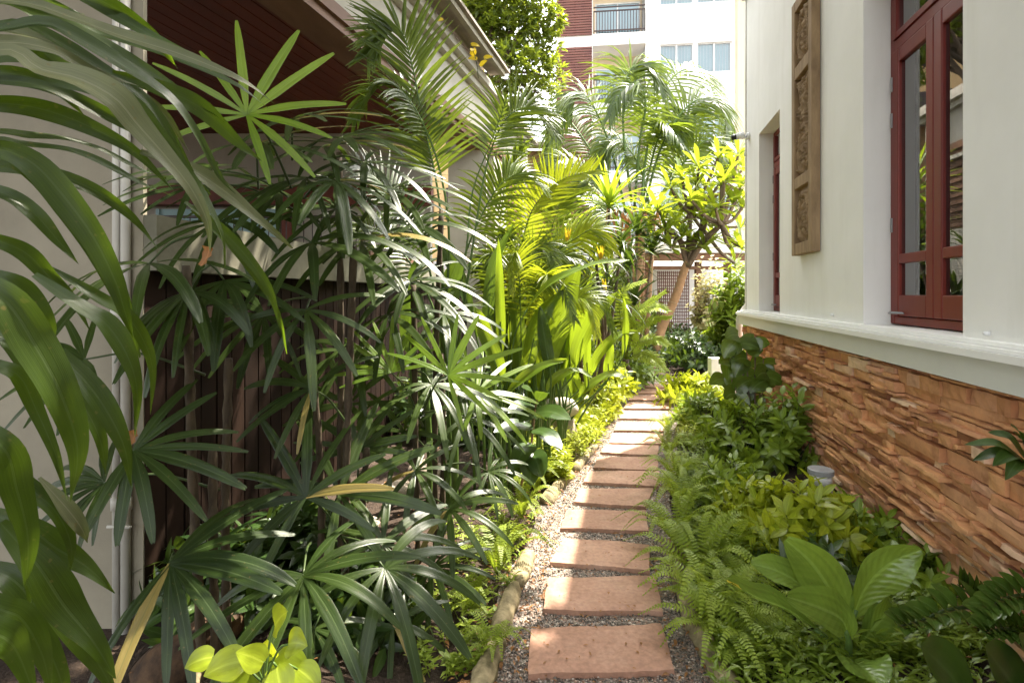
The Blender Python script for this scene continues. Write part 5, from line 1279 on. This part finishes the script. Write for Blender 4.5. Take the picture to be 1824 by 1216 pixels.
cover('ground_cover', M['shrub'], [(1180, 1330, 800, 900), (1190, 1400, 880, 1010), (1230, 1500, 1000, 1216), (1250, 1750, 1150, 1290), (1500, 1700, 1050, 1216), (1560, 1760, 1020, 1160), (1600, 1800, 1080, 1216)], 1900, .058, .009, .18, 5)
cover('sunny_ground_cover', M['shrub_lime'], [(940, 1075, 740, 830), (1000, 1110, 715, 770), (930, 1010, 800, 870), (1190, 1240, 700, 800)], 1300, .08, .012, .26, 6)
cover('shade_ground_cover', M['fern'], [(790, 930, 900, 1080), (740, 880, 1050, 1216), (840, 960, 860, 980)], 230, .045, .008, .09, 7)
# fallen leaves and litter on soil and gravel
r = random.Random(9); mb = MB()
for k in range(1500):
    y = 1.9 + 5 * r.random() ** 1.5; sd = r.choice((-1, -1, 1)); x = path_x(y) + sd * r.uniform(.28, .62) if r.random() < .6 else path_x(y) + r.uniform(-1.8, 1.5)
    if (V((x, y, 0)) - W0).dot(WN) < .05: continue
    z = .03 + min(.10, max(0, (abs(x - path_x(y)) - .7) * .15))
    a = r.uniform(0, 6.3); blade(mb, (x, y, z), V((math.cos(a), math.sin(a), r.uniform(-.1, .4))), UP + V((r.uniform(-.5, .5), r.uniform(-.5, .5), 0)), r.uniform(.015, .05), r.uniform(.003, .010), 3, LANCE, .8, .4, r.random(), 2)
for k in range(170):
    y = r.uniform(2.1, 6); x = path_x(y) + r.uniform(-.3, .3); a = r.uniform(0, 6.3); blade(mb, (x, y, .047), V((math.cos(a), math.sin(a), .05)), UP, r.uniform(.006, .028), r.uniform(.002, .006), 3, LANCE, .4, .4, r.random(), 2)
setting(mb.build('leaf_litter', M['dry']), 'stuff')

# ---- logs, stones, path light
def log(pts, r, mat, label, name='edging_log', cat='log', group='logs edging the path'):
    pts = [V(p) for p in pts]; P = spline(pts, 16); mb = MB(); n = 12; rr = random.Random(int(pts[0].x * 1000) & 255); base = 0
    ph = [rr.uniform(0, 6.3) for _ in range(4)]
    for i, p in enumerate(P):
        T = (P[min(i + 1, 16)] - P[max(i - 1, 0)]).normalized(); S = T.cross(UP).normalized(); B = S.cross(T)
        for k in range(n):
            a = 2 * math.pi * k / n; q = r * (1 + .10 * math.sin(2 * a + ph[0] + i * .2) + .09 * math.sin(3 * a + ph[1] + i * .5) + .05 * math.sin(5 * a + i * 1.3) + .05 * math.sin(i * .9 + ph[2])) * (.96 if i in (0, 16) else 1)
            mb.vert(p + (S * math.cos(a) + B * math.sin(a)) * q, (k / n, i / 16), .5)
    for i in range(16):
        for k in range(n): a = i * n + k; b = i * n + (k + 1) % n; mb.f.append((a, b, b + n, a + n))
    mb.f.append(tuple(range(n - 1, -1, -1))); mb.f.append(tuple(16 * n + k for k in range(n)))
    o = mb.build(name, mat, origin=tuple(P[8])); return tag(o, label, cat, group)


def gl(*uv, z=.025): return [gp(u, v, z) for u, v in uv]
log(gl((850, 1250), (868, 1190), (884, 1145)), .05, M['log'], 'nearest mossy edging log on the left of the path, cut by the frame')
log(gl((886, 1138), (900, 1095), (915, 1050)), .048, M['log'], 'second edging log on the left, its top in sun beside the second slab')
log(gl((917, 1044), (930, 1016), (942, 990)), .046, M['log'], 'third edging log on the left, under the fern fronds')
log(gl((972, 895), (992, 870), (1014, 846)), .05, M['log'], 'pale edging log on the left beside the sixth slab')
log(gl((1024, 838), (1044, 812), (1060, 795)), .045, M['log'], 'farthest edging log on the left, half under bright bushes')
log(gl((1312, 1260), (1275, 1180), (1240, 1112)), .055, M['log'], 'nearest edging log on the right, cut by the bottom of the frame')
log(gl((1236, 1104), (1216, 1048), (1198, 1000)), .045, M['log'], 'second edging log on the right, beside the second slab')
log([px(255, 1225, 2.05), px(330, 1165, 2.1), px(400, 1115, 2.25), px(450, 1080, 2.5)], .085, M['driftwood'], 'thick brown old log lying in the left foreground below the lady palms', 'old_log', 'log', None)


def boulder(name, c, rx, ry, rz, mat, label, cat, seed, ang=0, group=None):
    rr = random.Random(seed); mb = MB(); n, m = 20, 12
    ph = [rr.uniform(0, 6.3) for _ in range(6)]
    for j in range(m + 1):
        for i in range(n):
            a = 2 * math.pi * i / n; e = -math.pi / 2 + math.pi * j / m; d = V((math.cos(a) * math.cos(e), math.sin(a) * math.cos(e), math.sin(e)))
            q = 1 + .08 * math.sin(3 * d.x + ph[0]) + .07 * math.sin(4 * d.y + ph[1]) + .06 * math.sin(5 * d.z + ph[2]) + .04 * math.sin(9 * d.x + 7 * d.y + ph[3])
            s = [math.copysign(abs(t) ** .75, t) for t in d]
            mb.vert(V((s[0] * rx * q, s[1] * ry * q, s[2] * rz * q)))
    for j in range(m):
        for i in range(n): a = j * n + i; b = j * n + (i + 1) % n; mb.f.append((a, b, b + n, a + n))
    o = mb.build(name, mat, origin=(0, 0, 0)); o.location = c; o.rotation_euler.z = ang; return tag(o, label, cat, group)


p = V((.46, 5.5, 0))
boulder('bed_rock', p + V((0, 0, .13)), .2, .17, .20, M['rock'], 'rock under the pale garden stone', 'rock', 31, .4)
boulder('garden_stone', p + V((.02, 0, .40)), .20, .12, .095, M['stone'], 'pale rounded garden stone among bright bushes left of the path', 'stone', 3, .1)
for k, (u, v, a, b, c, lab) in enumerate(((700, 905, .13, .12, .13, 'tan rock at the fence foot behind the low lady palm'), (755, 875, .15, .12, .15, 'pale rock farther along the fence foot'), (470, 1085, .17, .14, .14, 'brown rock at the end of the old log'), (640, 960, .14, .12, .10, 'rock half hidden by the lady palm fans'))):
    boulder('bed_rock', gp(u, v) + V((0, 0, c * .5)), a, b, c, M['rock'], lab, 'rock', 20 + k, k, 'rocks at the fence foot')
pl = thing('path_light', 'round grey bollard light among the shrubs by the stone wall', 'garden light', gp(1462, 950))
b = gp(1462, 950); H = vz(834, b.y)
mb = MB(); mb.tube([b, b + V((0, 0, H - .10))], .07, 20); mb.build('post', M['metal'], pl)
mb = MB(); mb.tube([b + V((0, 0, H - .098)), b + V((0, 0, H - .035))], .066, 20); mb.build('lens', M['white'], pl)
mb = MB(); mb.tube([b + V((0, 0, H - .034)), b + V((0, 0, H - .004)), b + V((0, 0, H))], [.077, .077, .070], 24); o = mb.build('cap', M['metal'], pl, smooth=False)
bs = thing('bamboo_spout', 'short banded bamboo piece lying on the old log at the bottom left', 'bamboo', px(350, 1200, 1.9))
mb = MB(); a, b = px(352, 1180, 1.92), px(340, 1240, 1.85); P = [a.lerp(b, i / 8) for i in range(9)]; mb.tube(P, [.022, .02, .02, .0225, .02, .02, .0225, .02, .02], 10); mb.build('culm', M['log'], bs)
mb = MB()
for i in (2, 5): mb.tube([a.lerp(b, i / 8 + .02), a.lerp(b, i / 8 + .07)], .0235, 10)
mb.build('band', M['barkdark'], bs)

# ---- the big tree whose crown hangs over the left bed (mirrored in the large window)
ot = thing('overhanging_tree', 'large garden tree overhanging the left bed, its crown above the picture and shaped for shade', 'tree', (-2.9, -.9, 0))
mb = MB(); tp0 = spline([(-2.9, -.9, 0), (-2.8, -.8, 2.5), (-2.3, -.3, 4.6), (-1.4, .8, 6.2)], 16); mb.tube(tp0, [.24 - .008 * i for i in range(17)], 10); mb.build('trunk', M['barkdark'], ot)
mb, sm = MB(), MB(); rr = random.Random(77)
for k in range(126):
    c = V((rr.uniform(-2.4, 1.9), rr.uniform(-.2, 6.3), rr.uniform(5.6, 7.2)))
    if k < 12: c = V((rr.uniform(2.35, 3.3), rr.uniform(4.2, 5.35), rr.uniform(6.2, 7.0)))  # clumps added over the house roof to shade the nearest slabs
    elif k < 28: c = V((rr.uniform(-.7, .95), rr.uniform(5.6, 7.4), rr.uniform(6.5, 7.2)))  # clumps added to shade the fence cap
    elif c.x > 1.55 + .05 * c.y or (c.y > 4.9 and c.x > .6) or math.hypot(c.x - .8, c.y - 2.85) < .42 or math.hypot(c.x - 1.25, c.y - 4.1) < .5: continue  # gaps shaped to let sun onto slabs, strap leaves and low fans
    f = tp0[rr.randint(9, 16)]; sm.tube(spline([f, f.lerp(c, .6) + V((0, 0, .25)), c], 8), [.05 - .0045 * i for i in range(9)], 5)
    for q in range(34):
        d = V((rr.gauss(0, 1), rr.gauss(0, 1), rr.gauss(0, .6))).normalized(); p = c + d * rr.uniform(.1, .52)
        for j in range(4):
            e = (d + V((rr.uniform(-1, 1), rr.uniform(-1, 1), rr.uniform(-.8, .5)))).normalized()
            blade(mb, p, e, UP + V((rr.uniform(-.5, .5), rr.uniform(-.5, .5), 0)), rr.uniform(.13, .22), rr.uniform(.03, .045), 2, LANCE, .5, .2, rr.random(), 2)
mb.build('crown', M['tree'], ot); sm.build('branch', M['barkdark'], ot)

# ================================================================== LIGHT, SKY, CAMERA
EL, AZ = math.radians(60), math.radians(46)           # azimuth from +Y towards +X
w = bpy.data.worlds.new('World'); scene.world = w; w.use_nodes = True; nt = w.node_tree
sky = nt.nodes.new('ShaderNodeTexSky'); sky.sky_type = 'NISHITA'; sky.sun_disc = False; sky.sun_elevation = EL; sky.sun_rotation = AZ; sky.dust_density = 3.0; sky.air_density = 1.0
bg = nt.nodes['Background']; bg.inputs['Strength'].default_value = .15
hz = nt.nodes.new('ShaderNodeHueSaturation'); hz.inputs['Saturation'].default_value = .25      # milky tropical haze
nt.links.new(sky.outputs[0], hz.inputs['Color']); nt.links.new(mixc(nt, 1.0, hz.outputs[0], (1.0, .985, .945), 'MULTIPLY'), bg.inputs['Color'])
S = V((math.sin(AZ) * math.cos(EL), math.cos(AZ) * math.cos(EL), math.sin(EL)))
sl = bpy.data.lights.new('sun', 'SUN'); sl.energy = 3.0; sl.angle = math.radians(.53); sl.color = (1, .91, .77)
so = bpy.data.objects.new('sun', sl); COL.objects.link(so); so.rotation_euler = S.to_track_quat('Z', 'Y').to_euler()
cd = bpy.data.cameras.new('camera'); co = bpy.data.objects.new('camera', cd); COL.objects.link(co)
co.location = CAMP; co.rotation_euler = (math.radians(90), 0, 0); cd.sensor_width = 36; cd.lens = 36 * FPX / 1824
cd.shift_y = -(608 - HOR) / 1824; cd.clip_start = .05; cd.clip_end = 500
scene.camera = co
vs = scene.view_settings; vs.view_transform = 'Standard'; vs.look = 'None'; vs.gamma = 1; vs.exposure = 2.92
scene.render.engine = 'CYCLES'; scene.cycles.max_bounces = 8; scene.cycles.transparent_max_bounces = 12
